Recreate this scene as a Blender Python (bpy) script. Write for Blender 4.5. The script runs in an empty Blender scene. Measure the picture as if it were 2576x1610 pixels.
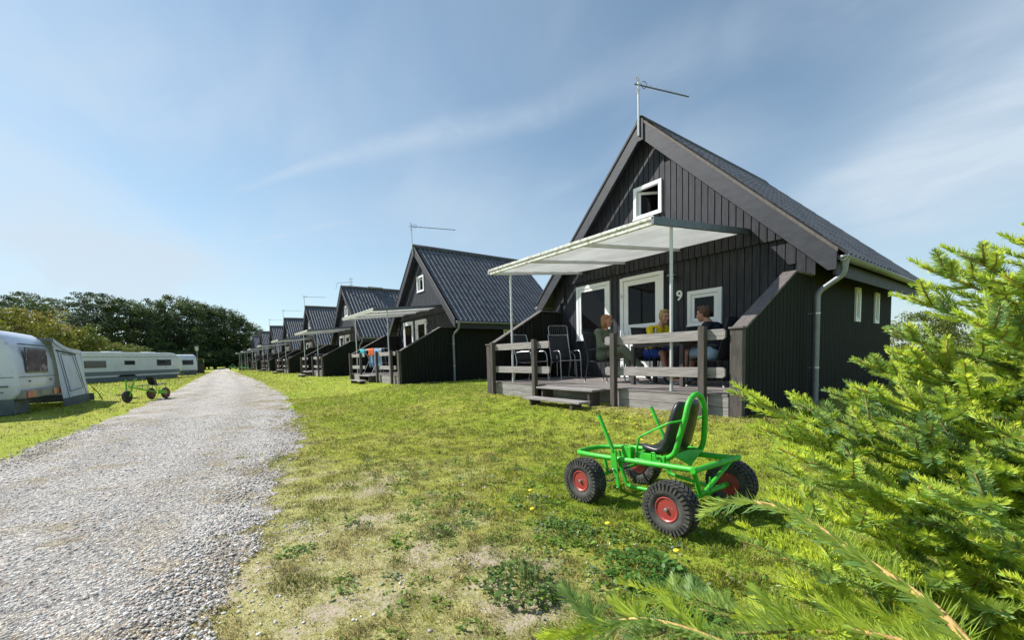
import bpy, math, random
import numpy as np
from mathutils import Vector, Matrix, noise as mnoise
R = math.radians
scene = bpy.context.scene
col = scene.collection

# ---------------------------------------------------------------- camera
cam_d = bpy.data.cameras.new('camera')
cam = bpy.data.objects.new('camera', cam_d); col.objects.link(cam)
cam_d.sensor_width = 36.0
cam_d.lens = 1045.776 / 2576 * 36
cam_d.shift_y = 162 / 2576
cam_d.clip_start = 0.02; cam_d.clip_end = 3000
CX = Vector((0.59916504, 0.80017999, -0.02670638))
CU = Vector((-0.03748955, 0.06136078, 0.99741134))
CF = Vector((-0.79974733, 0.5966128, -0.06676362))
CAM = Vector((5.925, -4.782, 0.94))
m = Matrix.Identity(4)
for i in range(3):
    m[i][0] = CX[i]; m[i][1] = CU[i]; m[i][2] = -CF[i]; m[i][3] = CAM[i]
cam.matrix_world = m
scene.camera = cam
scene.render.resolution_x = 1024; scene.render.resolution_y = 641

# ---------------------------------------------------------------- light
SUN_EL = R(42.6); SUN_AZ = math.atan2(-1.4, -1.0)
world = bpy.data.worlds.new("World"); scene.world = world
world.use_nodes = True
nt = world.node_tree; nt.nodes.clear()
def N(t, **k):
    n = nt.nodes.new(t)
    for a, b in k.items(): setattr(n, a, b)
    return n
out = N('ShaderNodeOutputWorld'); bg = N('ShaderNodeBackground')
sky = N('ShaderNodeTexSky', sky_type='NISHITA', sun_disc=False)
sky.sun_elevation = SUN_EL; sky.sun_rotation = SUN_AZ
sky.air_density = 1.0; sky.dust_density = 0.35; sky.ozone_density = 1.15
bg.inputs['Strength'].default_value = 0.1
tc = N('ShaderNodeTexCoord'); sx = N('ShaderNodeSeparateXYZ')
nt.links.new(tc.outputs['Generated'], sx.inputs[0])
def math_(op, a, b=None, c=None):
    n = N('ShaderNodeMath', operation=op)
    for i, v in enumerate((a, b, c)):
        if v is None: continue
        if isinstance(v, (int, float)): n.inputs[i].default_value = v
        else: nt.links.new(v, n.inputs[i])
    return n.outputs[0]
zz = math_('MAXIMUM', sx.outputs[2], 0.0)
zc = math_('ADD', zz, 0.22)
cxm = N('ShaderNodeCombineXYZ')
nt.links.new(math_('DIVIDE', sx.outputs[0], zc), cxm.inputs[0])
nt.links.new(math_('DIVIDE', sx.outputs[1], zc), cxm.inputs[1])
def cirrus(rot, scl, nscale, detail, lo, hi, dist=0.6, off=(0, 0, 0)):
    mp = N('ShaderNodeMapping'); mp.inputs['Rotation'].default_value = (0, 0, rot)
    mp.inputs['Scale'].default_value = scl; mp.inputs['Location'].default_value = off
    nt.links.new(cxm.outputs[0], mp.inputs[0])
    no = N('ShaderNodeTexNoise'); no.inputs['Scale'].default_value = nscale
    no.inputs['Detail'].default_value = detail; no.inputs['Roughness'].default_value = 0.55
    no.inputs['Distortion'].default_value = dist
    nt.links.new(mp.outputs[0], no.inputs['Vector'])
    mr = N('ShaderNodeMapRange', interpolation_type='SMOOTHSTEP'); mr.inputs[1].default_value = lo; mr.inputs[2].default_value = hi
    nt.links.new(no.outputs[0], mr.inputs[0])
    return mr.outputs[0]
c1_ = cirrus(R(25), (0.6, 1.1, 1), 0.9, 6, 0.42, 0.78, 0.5, (3.1, 1.4, 0))
c2_ = cirrus(R(75), (0.55, 1.6, 1), 1.3, 7, 0.48, 0.80, 0.4, (0.6, 5.2, 0))
c3_ = cirrus(R(-20), (0.7, 0.7, 1), 0.6, 3, 0.35, 0.75, 0.3, (7.7, 2.2, 0))
cl = math_('ADD', math_('MULTIPLY', c1_, 0.18), math_('MULTIPLY', c2_, 0.14))
cl = math_('ADD', cl, math_('MULTIPLY', c3_, 0.12))
PXY = N('ShaderNodeSeparateXYZ'); nt.links.new(cxm.outputs[0], PXY.inputs[0]); PX_, PY_ = PXY.outputs[0], PXY.outputs[1]
def sstep(v, lo, hi, a=0.0, b=1.0):
    n = N('ShaderNodeMapRange', interpolation_type='SMOOTHSTEP')
    n.inputs[1].default_value = lo; n.inputs[2].default_value = hi; n.inputs[3].default_value = a; n.inputs[4].default_value = b
    nt.links.new(v, n.inputs[0]); return n.outputs[0]
wn = cirrus(R(40), (1, 1, 1), 4.5, 7, .25, .75, .8, (2, 9, 0)); wn2 = cirrus(R(40), (.8, 1.5, 1), 1.7, 6, .28, .72, .6, (5, 3, 0))
def lin(nx, ny, c): return math_('SUBTRACT', math_('ADD', math_('MULTIPLY', PX_, nx), math_('MULTIPLY', PY_, ny)), c)
def streak(nx, ny, c, tx, ty, t0, t1, w0, w1, amp):
    # a thin cloud band along a line of the cloud layer, feathering from width w0 to w1
    d = math_('ABSOLUTE', math_('ADD', lin(nx, ny, c), math_('MULTIPLY_ADD', wn2, .03, -.015))); t = lin(tx, ty, 0)
    w = sstep(t, t0, t1, w0, w1)
    body = sstep(math_('DIVIDE', d, w), 1.0, 0.0)
    ends = math_('MULTIPLY', sstep(t, t0 - .15, t0 + .1), sstep(t, t1 + .25, t1 - .1))
    return math_('MULTIPLY', math_('MULTIPLY', body, ends), math_('MULTIPLY_ADD', wn, amp * .8, amp * .4))
def patch(x, y, r, amp):
    d = math_('SQRT', math_('ADD', math_('POWER', math_('SUBTRACT', PX_, x), 2), math_('POWER', math_('SUBTRACT', PY_, y), 2)))
    return math_('MULTIPLY', sstep(d, r, 0.0), math_('MULTIPLY_ADD', wn2, amp * .9, amp * .35))
for q in (streak(-.646, .764, 1.221, .764, .646, -1.16, -.24, .03, .10, .26), streak(-.428, .904, 1.119, .904, .428, -.50, .25, .09, .22, .13),
          streak(-.713, .701, 1.64, .701, .713, -1.39, -.96, .015, .03, .18), streak(.417, .909, 1.421, .909, -.417, -1.6, -.5, .10, .2, .12),
          patch(-1.45, -.45, .75, .62), patch(-2.5, -.3, .9, .60), patch(-.15, 1.95, .70, .66), patch(-1.3, .2, .6, .25), patch(-1.5, .9, .6, .22), patch(-.02, 1.30, .5, .40), patch(-1.9, .35, .45, .22), patch(-.7, 1.3, .4, .20)):
    cl = math_('ADD', cl, q)
# thin high haze thickening towards the horizon
hz = N('ShaderNodeMapRange', interpolation_type='SMOOTHSTEP'); hz.inputs[1].default_value = 0.55; hz.inputs[2].default_value = 0.0
hz.inputs[3].default_value = 0.0; hz.inputs[4].default_value = 0.42
nt.links.new(zz, hz.inputs[0])
cl = math_('ADD', cl, .05)
cl = math_('MINIMUM', math_('ADD', cl, hz.outputs[0]), 0.9)
mx = N('ShaderNodeMix', data_type='RGBA')
tint = N('ShaderNodeMix', data_type='RGBA', blend_type='MULTIPLY'); tint.inputs[0].default_value = 1; tint.inputs[7].default_value = (.93, 1.12, 1.10, 1)
nt.links.new(sky.outputs[0], tint.inputs[6]); nt.links.new(cl, mx.inputs[0]); nt.links.new(tint.outputs[2], mx.inputs[6])
mx.inputs[7].default_value = (5.2, 6.05, 6.9, 1)
nt.links.new(mx.outputs[2], bg.inputs[0]); nt.links.new(bg.outputs[0], out.inputs[0])

sd = bpy.data.lights.new('sun', 'SUN'); sd.energy = 5.0; sd.angle = R(0.55); sd.color = (1.0, 0.965, 0.90)
sun = bpy.data.objects.new('sun', sd); col.objects.link(sun)
sun.rotation_mode = 'QUATERNION'
sun.rotation_quaternion = Vector((1.4, 1.0, -math.tan(SUN_EL) * math.hypot(1.4, 1.0))).to_track_quat('-Z', 'Y')
sun.location = (-30, -25, 30)
scene.view_settings.view_transform = 'Standard'; scene.view_settings.look = 'None'
scene.view_settings.exposure = 0.36; scene.view_settings.gamma = 1

rng = np.random.default_rng(7); random.seed(7)

# ---------------------------------------------------------------- materials
_m = {}
def mat(name, c=(.5, .5, .5), rough=.6, metal=0, c2=None, nscale=5, ndet=4, stretch=(1, 1, 1), lo=.35, hi=.65,
        bump=0, bscale=None, c3=None, c3scale=30, c3lo=.62, c3hi=.7, spec=.5, trans=0, attr=None, coord='Object', sheen=0, coat=0):
    if name in _m: return _m[name]
    M = bpy.data.materials.new(name); M.use_nodes = True; _m[name] = M
    t = M.node_tree; b = t.nodes['Principled BSDF']; o = t.nodes['Material Output']
    L = t.links.new
    b.inputs['Roughness'].default_value = rough; b.inputs['Metallic'].default_value = metal
    b.inputs['Specular IOR Level'].default_value = spec
    b.inputs['Base Color'].default_value = (*c, 1)
    if coat: b.inputs['Coat Weight'].default_value = coat
    cur = None
    tc = t.nodes.new('ShaderNodeTexCoord')
    mp = t.nodes.new('ShaderNodeMapping'); mp.inputs['Scale'].default_value = stretch
    L(tc.outputs[coord], mp.inputs[0])
    def noise(sc, det=4, ro=.6):
        n = t.nodes.new('ShaderNodeTexNoise'); n.inputs['Scale'].default_value = sc; n.inputs['Detail'].default_value = det
        n.inputs['Roughness'].default_value = ro; L(mp.outputs[0], n.inputs['Vector']); return n.outputs[0]
    if attr:
        a = t.nodes.new('ShaderNodeAttribute'); a.attribute_name = attr; cur = a.outputs['Color']
    def ramp(src, lo_, hi_):
        r = t.nodes.new('ShaderNodeMapRange'); r.inputs[1].default_value = lo_; r.inputs[2].default_value = hi_; L(src, r.inputs[0]); return r.outputs[0]
    def mix(f, A, B, mode='MIX'):
        x = t.nodes.new('ShaderNodeMix'); x.data_type = 'RGBA'; x.blend_type = mode
        L(f, x.inputs[0])
        for v, i in ((A, 6), (B, 7)):
            if isinstance(v, tuple): x.inputs[i].default_value = (*v, 1)
            else: L(v, x.inputs[i])
        return x.outputs[2]
    if c2: cur = mix(ramp(noise(nscale, ndet), lo, hi), cur if cur else c, c2)
    if c3: cur = mix(ramp(noise(c3scale, 3), c3lo, c3hi), cur if cur else c, c3)
    if cur: L(cur, b.inputs['Base Color'])
    if bump:
        bp = t.nodes.new('ShaderNodeBump'); bp.inputs['Strength'].default_value = bump; bp.inputs['Distance'].default_value = .01
        L(noise(bscale or nscale * 3, 5), bp.inputs['Height']); L(bp.outputs[0], b.inputs['Normal'])
    if trans:
        tr = t.nodes.new('ShaderNodeBsdfTranslucent'); ms = t.nodes.new('ShaderNodeMixShader'); ms.inputs[0].default_value = trans
        if cur: L(cur, tr.inputs[0])
        else: tr.inputs[0].default_value = (*c, 1)
        L(b.outputs[0], ms.inputs[1]); L(tr.outputs[0], ms.inputs[2]); L(ms.outputs[0], o.inputs['Surface'])
    return M
BLACKW = mat('black_stained_wood', (.019, .0195, .025), .60, c2=(.040, .0415, .051), nscale=4, stretch=(6, 6, .5), bump=.5, bscale=22, c3=(.072, .068, .068), c3scale=7, c3lo=.60, c3hi=.78, spec=.35)
SHADEW = mat('shade_darkened_boards', (.009, .0095, .009), .75, c2=(.016, .019, .014), nscale=4, stretch=(6, 6, .5), bump=.5, bscale=22, c3=(.03, .038, .02), c3scale=6, c3lo=.62, c3hi=.8, spec=.2)  # algae-green tint; base colour darkened to paint in the walls' shade
BARGE = mat('black_barge_wood', (.022, .0235, .032), .6, c2=(.038, .040, .052), nscale=3, stretch=(1, 1, 3), bump=.4, bscale=30, c3=(.070, .066, .066), c3scale=9, c3lo=.6, c3hi=.8, spec=.45)
DARKIN = mat('near_black_backing', (.008, .008, .01), .9)  # near-black; also paints the unlit room's darkness behind the gable window
GREYW = mat('weathered_wood', (.22, .20, .195), .8, c2=(.36, .33, .32), nscale=3, stretch=(1.2, 9, 14), bump=.5, bscale=9, c3=(.10, .075, .062), c3scale=1.6, c3lo=.66, c3hi=.72)
GREYD = mat('dark_weathered_wood', (.055, .046, .042), .8, c2=(.105, .088, .080), nscale=3, stretch=(9, 9, 1.2), bump=.5, bscale=9, c3=(.03, .025, .022), c3scale=2.4, c3lo=.66, c3hi=.74)
CAPW = mat('brown_cap_board', (.10, .085, .080), .8, c2=(.17, .145, .135), nscale=3, stretch=(9, 2, 2), bump=.4, bscale=8, c3=(.06, .045, .04), c3scale=3)
DECKW = mat('deck_board_wood', (.15, .13, .125), .8, c2=(.26, .23, .215), nscale=3, stretch=(1, 10, 4), bump=.5, bscale=10, c3=(.08, .06, .05), c3scale=3)
ROOFM = mat('fibre_cement_sheet', (.085, .088, .10), .55, c2=(.14, .145, .16), nscale=2.2, bump=.4, bscale=60, c3=(.15, .14, .11), c3scale=11, c3lo=.60, c3hi=.72)
RIDGEM = mat('ridge_cap_cement', (.06, .062, .068), .75, c2=(.10, .10, .10), nscale=4, bump=.3, bscale=50)
WHITE = mat('white_frame_paint', (.86, .87, .88), .35, c2=(.80, .81, .82), nscale=2)
GLASS = mat('dark_window_glass', (.006, .005, .006), .02, spec=.17)
GALV = mat('galvanised_steel', (.50, .52, .54), .38, .75, c2=(.36, .38, .40), nscale=9)
GREYPIPE = mat('grey_downpipe', (.20, .215, .23), .45, .3, c2=(.27, .28, .29), nscale=6)
WHITEST = mat('white_steel_post', (.55, .57, .60), .4, .2, c2=(.62, .63, .65), nscale=4)
ALUDK = mat('grey_flashing', (.13, .145, .17), .5, .4, c2=(.18, .19, .21), nscale=5)
CANW = mat('dirty_white_gutter', (.62, .61, .57), .55, c2=(.72, .72, .70), nscale=3, c3=(.25, .22, .14), c3scale=14, c3lo=.5, c3hi=.7)
CANS = mat('translucent_roof_sheet', (.88, .88, .87), .5, c2=(.78, .78, .77), nscale=1.5, trans=.62)
GREEN = mat('green_paint', (.038, .54, .022), .45, c2=(.05, .40, .035), nscale=18, c3=(.12, .15, .05), c3scale=55, c3lo=.62, c3hi=.68, bump=.12, bscale=70)
TYRE = mat('tyre_rubber', (.028, .029, .033), .78, c2=(.10, .092, .078), nscale=16, bump=.2, bscale=90)
RIMR = mat('red_rim_paint', (.42, .045, .04), .4, c2=(.30, .06, .05), nscale=14, c3=(.50, .22, .18), c3scale=30)
BLKPL = mat('black_plastic', (.018, .019, .022), .38, c2=(.03, .03, .033), nscale=14)
BLKTX = mat('black_textile_mesh', (.020, .022, .028), .8, c2=(.035, .036, .042), nscale=40)
ALU = mat('aluminium_tube', (.55, .56, .58), .3, .8, c2=(.45, .46, .48), nscale=9)
DKTUBE = mat('dark_steel_tube', (.05, .05, .055), .4, .5)
FOOTW = mat('white_foot_cap', (.75, .75, .73), .5)
MUD = mat('dark_grease', (.03, .025, .02), .7)
SKIN = mat('skin', (.52, .27, .18), .5, c2=(.46, .22, .14), nscale=20)
LIP = mat('lips', (.38, .12, .10), .5)
EYEM = mat('eye_dark', (.03, .02, .015), .3)
def cloth(n, c, k=.8): return mat(n, c, .85, c2=tuple(v * k for v in c), nscale=18, bump=.3, bscale=60)
TWIG = mat('green_brown_twig', (.40, .31, .11), .8, c2=(.20, .15, .06), nscale=30)
BARK = mat('bark', (.10, .075, .05), .9, c2=(.05, .038, .028), nscale=12, bump=.6, bscale=30)
SHOOT = mat('pale_shoot_bark', (.74, .50, .17), .7, c2=(.48, .28, .10), nscale=60, bump=.4, bscale=200)
LEAFM = mat('tree_leaf', rough=.55, attr='col', trans=.35)
NEEDLE = mat('spruce_needle', rough=.45, attr='col', trans=.45)
GRASSM = mat('grass_blade', rough=.55, attr='col', trans=.45, spec=.3)
WEEDM = mat('weed_leaf', rough=.5, attr='col', trans=.3, spec=.4)

# ---------------------------------------------------------------- mesh helpers
def tag(o, label=None, cat=None, group=None, kind=None):
    if label: o['label'] = label
    if cat: o['category'] = cat
    if group: o['group'] = group
    if kind: o['kind'] = kind
    return o
def empty(name, loc=(0, 0, 0), rz=0):
    o = bpy.data.objects.new(name, None); col.objects.link(o)
    o.location = loc; o.rotation_euler = (0, 0, rz); o.empty_display_size = .1
    return o
def V(*a): return Vector(a)
class MB:
    def __init__(s): s.v = []; s.f = []
    def add(s, vs, fs):
        n = len(s.v); s.v += [tuple(v) for v in vs]; s.f += [tuple(i + n for i in f) for f in fs]; return s
    def hexa(s, p):   # 8 corners: bottom 4 ccw, top 4 ccw
        return s.add(p, [(3, 2, 1, 0), (4, 5, 6, 7), (0, 1, 5, 4), (1, 2, 6, 5), (2, 3, 7, 6), (3, 0, 4, 7)])
    def box(s, x0, x1, y0, y1, z0, z1):
        return s.hexa([(x0, y0, z0), (x1, y0, z0), (x1, y1, z0), (x0, y1, z0), (x0, y0, z1), (x1, y0, z1), (x1, y1, z1), (x0, y1, z1)])
    def bar(s, p, q, w, h, up=(0, 0, 1)):
        p = Vector(p); q = Vector(q); d = (q - p).normalized(); u = Vector(up)
        a = d.cross(u)
        if a.length < 1e-4: a = d.cross(Vector((1, 0, 0)))
        a.normalize(); b = a.cross(d).normalized(); a *= w / 2; b *= h / 2
        return s.hexa([p - a - b, p + a - b, q + a - b, q - a - b, p - a + b, p + a + b, q + a + b, q - a + b])
    def prism(s, poly, ext):   # poly: list of 3D points (planar), ext: vector
        n = len(poly); e = Vector(ext)
        a = [Vector(p) for p in poly]; b = [p + e for p in a]
        fs = [tuple(range(n - 1, -1, -1)), tuple(range(n, 2 * n))]
        for i in range(n): j = (i + 1) % n; fs.append((i, j, n + j, n + i))
        return s.add(a + b, fs)
    def tube(s, pts, r, seg=10, caps=True, closed=False):
        pts = [Vector(p) for p in pts]; n = len(pts)
        rs = r if isinstance(r, (list, tuple)) else [r] * n
        vs = []; pn = None
        for i, p in enumerate(pts):
            if closed: t = (pts[(i + 1) % n] - pts[i - 1])
            else: t = (pts[min(i + 1, n - 1)] - pts[max(i - 1, 0)])
            t.normalize()
            if pn is None:
                u = t.cross(Vector((0, 0, 1)))
                if u.length < 1e-3: u = t.cross(Vector((1, 0, 0)))
            else: u = pn - t * pn.dot(t)
            u.normalize(); pn = u; w = t.cross(u)
            for k in range(seg):
                a = 2 * math.pi * k / seg; vs.append(p + (u * math.cos(a) + w * math.sin(a)) * rs[i])
        fs = []
        m_ = n if closed else n - 1
        for i in range(m_):
            for k in range(seg):
                a = i * seg + k; b = i * seg + (k + 1) % seg; c = ((i + 1) % n) * seg
                fs.append((a, b, c + (k + 1) % seg, c + k))
        if caps and not closed:
            fs.append(tuple(range(seg - 1, -1, -1))); fs.append(tuple((n - 1) * seg + k for k in range(seg)))
        return s.add(vs, fs)
    def lathe(s, prof, c=(0, 0, 0), axis='z', seg=24):   # prof: (r, h)
        vs = []; fs = []; n = len(prof)
        for r, h in prof:
            for k in range(seg):
                a = 2 * math.pi * k / seg; x, y = r * math.cos(a), r * math.sin(a)
                q = {'z': (x, y, h), 'y': (x, h, y), 'x': (h, x, y)}[axis]
                vs.append((c[0] + q[0], c[1] + q[1], c[2] + q[2]))
        for i in range(n - 1):
            for k in range(seg):
                j = (k + 1) % seg; fs.append((i * seg + k, i * seg + j, (i + 1) * seg + j, (i + 1) * seg + k))
        fs.append(tuple(range(seg))); fs.append(tuple((n - 1) * seg + k for k in range(seg)))
        return s.add(vs, fs)
    def ball(s, c, r, seg=12, rings=8):
        if not isinstance(r, (tuple, list)): r = (r, r, r)
        vs = [(c[0], c[1], c[2] - r[2])]; fs = []
        for i in range(1, rings):
            p = math.pi * i / rings - math.pi / 2
            for k in range(seg):
                a = 2 * math.pi * k / seg
                vs.append((c[0] + r[0] * math.cos(p) * math.cos(a), c[1] + r[1] * math.cos(p) * math.sin(a), c[2] + r[2] * math.sin(p)))
        vs.append((c[0], c[1], c[2] + r[2])); t = len(vs) - 1
        for k in range(seg):
            j = (k + 1) % seg
            fs.append((0, 1 + j, 1 + k)); fs.append((t, t - seg + k, t - seg + j))
            for i in range(rings - 2): a = 1 + i * seg; fs.append((a + k, a + j, a + seg + j, a + seg + k))
        return s.add(vs, fs)
    def build(s, name, material, parent=None, smooth=False, bevel=0, label=None):
        me = bpy.data.meshes.new(name); me.from_pydata(s.v, [], s.f); me.validate(); me.update()
        me.materials.append(material)
        if smooth: me.polygons.foreach_set('use_smooth', [True] * len(me.polygons))
        o = bpy.data.objects.new(name, me); col.objects.link(o)
        if parent: o.parent = parent
        if bevel:
            b = o.modifiers.new('bevel', 'BEVEL'); b.width = bevel; b.segments = 2; b.limit_method = 'ANGLE'; b.angle_limit = R(40)
        if smooth and len(s.f) and smooth != 'all':
            e = o.modifiers.new('es', 'EDGE_SPLIT'); e.split_angle = R(45)
        if label: o['label'] = label
        return o
def npmesh(name, verts, faces, k, cols, material, parent=None):
    """verts (N,3), faces (M,k) int, cols (N,3)"""
    me = bpy.data.meshes.new(name)
    me.vertices.add(len(verts)); me.vertices.foreach_set('co', np.ascontiguousarray(verts, np.float32).ravel())
    me.loops.add(faces.size); me.loops.foreach_set('vertex_index', faces.astype(np.int32).ravel())
    me.polygons.add(len(faces)); me.polygons.foreach_set('loop_start', np.arange(0, faces.size, k, dtype=np.int32))
    me.update()
    if cols is not None:
        a = me.color_attributes.new('col', 'FLOAT_COLOR', 'POINT')
        a.data.foreach_set('color', np.ascontiguousarray(np.c_[cols, np.ones(len(cols))], np.float32).ravel())
    me.materials.append(material)
    o = bpy.data.objects.new(name, me); col.objects.link(o)
    if parent: o.parent = parent
    return o
def copy_tree(o, parent=None):
    c = o.copy(); col.objects.link(c)
    if parent: c.parent = parent
    for ch in list(o.children): copy_tree(ch, c)
    return c
def smooth_path(pts, n=6, closed=False):
    P = [Vector(p) for p in pts]; out_ = []
    m_ = len(P)
    for i in range(m_ if closed else m_ - 1):
        p1 = P[i]; p2 = P[(i + 1) % m_]
        p0 = P[i - 1] if (closed or i > 0) else p1 * 2 - p2
        p3 = P[(i + 2) % m_] if (closed or i + 2 < m_) else p2 * 2 - p1
        for k in range(n):
            t = k / n
            out_.append(.5 * ((2 * p1) + (-p0 + p2) * t + (2 * p0 - 5 * p1 + 4 * p2 - p3) * t * t + (-p0 + 3 * p1 - 3 * p2 + p3) * t ** 3))
    if not closed: out_.append(P[-1])
    return out_
def bendpath(pts, rad=.03, n=4):   # rounded corners
    P = [Vector(p) for p in pts]; o_ = [P[0]]
    for i in range(1, len(P) - 1):
        a = (P[i - 1] - P[i]); b = (P[i + 1] - P[i]); r = min(rad, a.length * .45, b.length * .45)
        a = P[i] + a.normalized() * r; b = P[i] + b.normalized() * r
        for k in range(n + 1):
            t = k / n; o_.append(a * (1 - t) ** 2 + P[i] * 2 * t * (1 - t) + b * t * t)
    o_.append(P[-1]); return o_
# smooth value noise on arrays
_grid = rng.random((256, 256))
def vnoise(x, y, s, o=0):
    x = np.asarray(x) / s + 37.3 + o * 11.7; y = np.asarray(y) / s + 91.1 + o * 5.3
    xi = np.floor(x).astype(int); yi = np.floor(y).astype(int); fx = x - xi; fy = y - yi
    fx = fx * fx * (3 - 2 * fx); fy = fy * fy * (3 - 2 * fy)
    g = lambda a, b: _grid[a % 256, b % 256]
    return (g(xi, yi) * (1 - fx) + g(xi + 1, yi) * fx) * (1 - fy) + (g(xi, yi + 1) * (1 - fx) + g(xi + 1, yi + 1) * fx) * fy
def fbm(x, y, s, o=0, n=4):
    r = 0; a = .5; t = 0
    for i in range(n): r = r + a * vnoise(x, y, s / 2 ** i, o + i); t += a; a *= .55
    return r / t
# ---------------------------------------------------------------- ground
ZL = -.25
def gz(y):
    t = np.clip((np.asarray(y, float) + 1.2) / 2.3, 0, 1)
    return ZL * (1 - t * t * (3 - 2 * t))
def gzf(x, y):
    h = gz(y) + .02 * (fbm(x, y, 1.1, 3) - .5) * np.clip((1.0 - np.asarray(y)) / 1, 0, 1)
    return h
roadR_pts = np.array([(14, -5.6), (6.5, -5.15), (5.0, -5.0), (4.0, -5.0), (3.63, -4.89), (3.46, -4.82), (2.74, -4.63), (1.42, -4.33), (.11, -3.98), (-1.47, -3.56), (-3.72, -3.21), (-6.61, -2.82),
                      (-10.97, -2.46), (-17.47, -2.09), (-31.84, -1.53), (-63, -.79), (-97, -.2), (-125, .4)])
roadL_pts = np.array([(14, -10.5), (6, -9.0), (1, -7.5), (-2.03, -6.9), (-3.76, -6.86), (-5.43, -6.65), (-8.7, -6.39), (-17, -5.92), (-33.7, -5.3), (-57, -4.3), (-97, -2.6), (-125, -1.6)])
def yR(x): return np.interp(-np.asarray(x), -roadR_pts[:, 0], roadR_pts[:, 1])
def yL(x): return np.interp(-np.asarray(x), -roadL_pts[:, 0], roadL_pts[:, 1])
def dryness(x, y):      # 0 lush .. 1 dry, worn turf
    x = np.asarray(x, float); y = np.asarray(y, float)
    d = np.abs(y - yR(x))
    near_road = np.exp(-np.clip(y - yR(x), 0, 9) / 1.35)
    front = np.clip((x + 3.5) / 5.5, 0, 1)
    lush = np.exp(-(((x - 3.9) / 1.5) ** 2 + ((y + 1.9) / 1.1) ** 2))
    near_cam = np.exp(-np.hypot(x - 3.6, (y + 3.9) * 1.3) / 2.6)
    v = .20 + .53 * near_cam + .50 * near_road * (.25 + .75 * front) + .55 * (fbm(x, y, 1.6, 1) - .5) + .4 * (fbm(x, y, .45, 2) - .5) - .55 * lush
    v = v + .25 * np.exp(-((y - .9) / .35) ** 2) * (x > -3.4) * (x < 3.6)
    return np.clip(v, 0, 1)
LUSH = np.array([.235, .335, .025]); MIDG = np.array([.36, .385, .055]); DRY = np.array([.46, .41, .21]); DIRT = np.array([.46, .38, .29])
def turf_col(x, y):
    d = dryness(x, y)[:, None]
    c = np.where(d < .45, LUSH + (MIDG - LUSH) * (d / .45), MIDG + (DRY - MIDG) * ((d - .45) / .55))
    n = fbm(x, y, .25, 9)[:, None]
    dirt = np.clip((fbm(x, y, .26, 21)[:, None] - .575) * 7, 0, 1) * np.clip((d - .50) * 3.5, 0, 1)
    dk = np.clip((fbm(x, y, .17, 33)[:, None] - .52) * 6, 0, 1); c = c * (1 - .40 * dk * (d > .3))
    c = c * (.82 + .36 * n)
    return c * (1 - dirt) + DIRT * (.85 + .3 * n) * dirt, dirt[:, 0], d[:, 0]
def axis_pts(lo, hi, a, b, fine, grow=1.12):
    p = list(np.arange(a, b, fine)); s_ = fine; x = b
    while x < hi: p.append(x); s_ *= grow; x += s_
    p.append(hi); s_ = fine; x = a; q = []
    while x > lo: s_ *= grow; x -= s_; q.append(max(x, lo))
    return np.array(sorted(set(q + p)))
gx = axis_pts(-420, 260, -6, 7, .055); gy = axis_pts(-260, 330, -8, 1.4, .055)
X, Y = np.meshgrid(gx, gy, indexing='ij'); xf, yf = X.ravel(), Y.ravel()
Z = gzf(xf, yf)
cc, dirt_, dd = turf_col(xf, yf)
n1, n2 = len(gx), len(gy)
idx = np.arange(n1 * n2).reshape(n1, n2)
F = np.stack([idx[:-1, :-1], idx[1:, :-1], idx[1:, 1:], idx[:-1, 1:]], -1).reshape(-1, 4)
TURF = mat('turf_soil', rough=.95, attr='col', c3=(.22, .24, .03), c3scale=30, c3lo=.45, c3hi=.75, bump=1.0, bscale=45, spec=.1)
o = npmesh('ground', np.c_[xf, yf, Z], F, 4, cc, TURF); tag(o, kind='structure')
o.data.polygons.foreach_set('use_smooth', [True] * len(o.data.polygons))

# gravel road: one sheet laid on the ground with ragged edges
rx = axis_pts(-122, 9, -9, 7, .045, 1.06); nv = 90
vs = []; rc = []
tt = np.linspace(0, 1, nv)
jag = .50 * (fbm(rx, rx * 0, .5, 5, 5) - .5) + .30 * (fbm(rx, rx * 0 + 3, .13, 6) - .5) + .35 * (fbm(rx, rx * 0 + 9, 1.7, 8) - .5)
jag2 = .3 * (fbm(rx, rx * 0 + 5, .6, 15, 5) - .5)
y0 = yL(rx) + jag2; y1 = yR(rx) + jag
RX = np.repeat(rx, nv); RY = (y0[:, None] + (y1 - y0)[:, None] * tt[None, :]).ravel()
edge = np.minimum(tt, 1 - tt)[None, :] * (y1 - y0)[:, None]; edge = edge.ravel()
RZ = gzf(RX, RY) + .004 + .012 * np.clip(edge / .5, 0, 1) + .006 * (fbm(RX, RY, .07, 11, 2) - .5)
g1 = fbm(RX, RY, .9, 30); 
rcol = np.array([.49, .46, .425])[None, :] * (.84 + .28 * g1[:, None])
tan_ = np.clip((fbm(RX, RY, .5, 61) - .45) * 4, 0, 1) * np.clip(1.15 - edge / 1.4, 0, 1); tan_ = (tan_ + .8 * np.clip((fbm(RX, RY, .3, 62) - .58) * 6, 0, 1) * (edge < 2.2)).clip(0, 1)[:, None]
ctr = (RY - yL(RX)) / (yR(RX) - yL(RX)); lane = np.exp(-((ctr - .30) / .07) ** 2) + np.exp(-((ctr - .70) / .07) ** 2)
rcol = rcol * (1 - .16 * lane * (.5 + fbm(RX, RY, .8, 91)))[:, None]
rcol = rcol * (1 - tan_) + np.array([.34, .285, .19]) * tan_
ridx = np.arange(len(rx) * nv).reshape(len(rx), nv)
F = np.stack([ridx[:-1, :-1], ridx[1:, :-1], ridx[1:, 1:], ridx[:-1, 1:]], -1).reshape(-1, 4)
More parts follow.
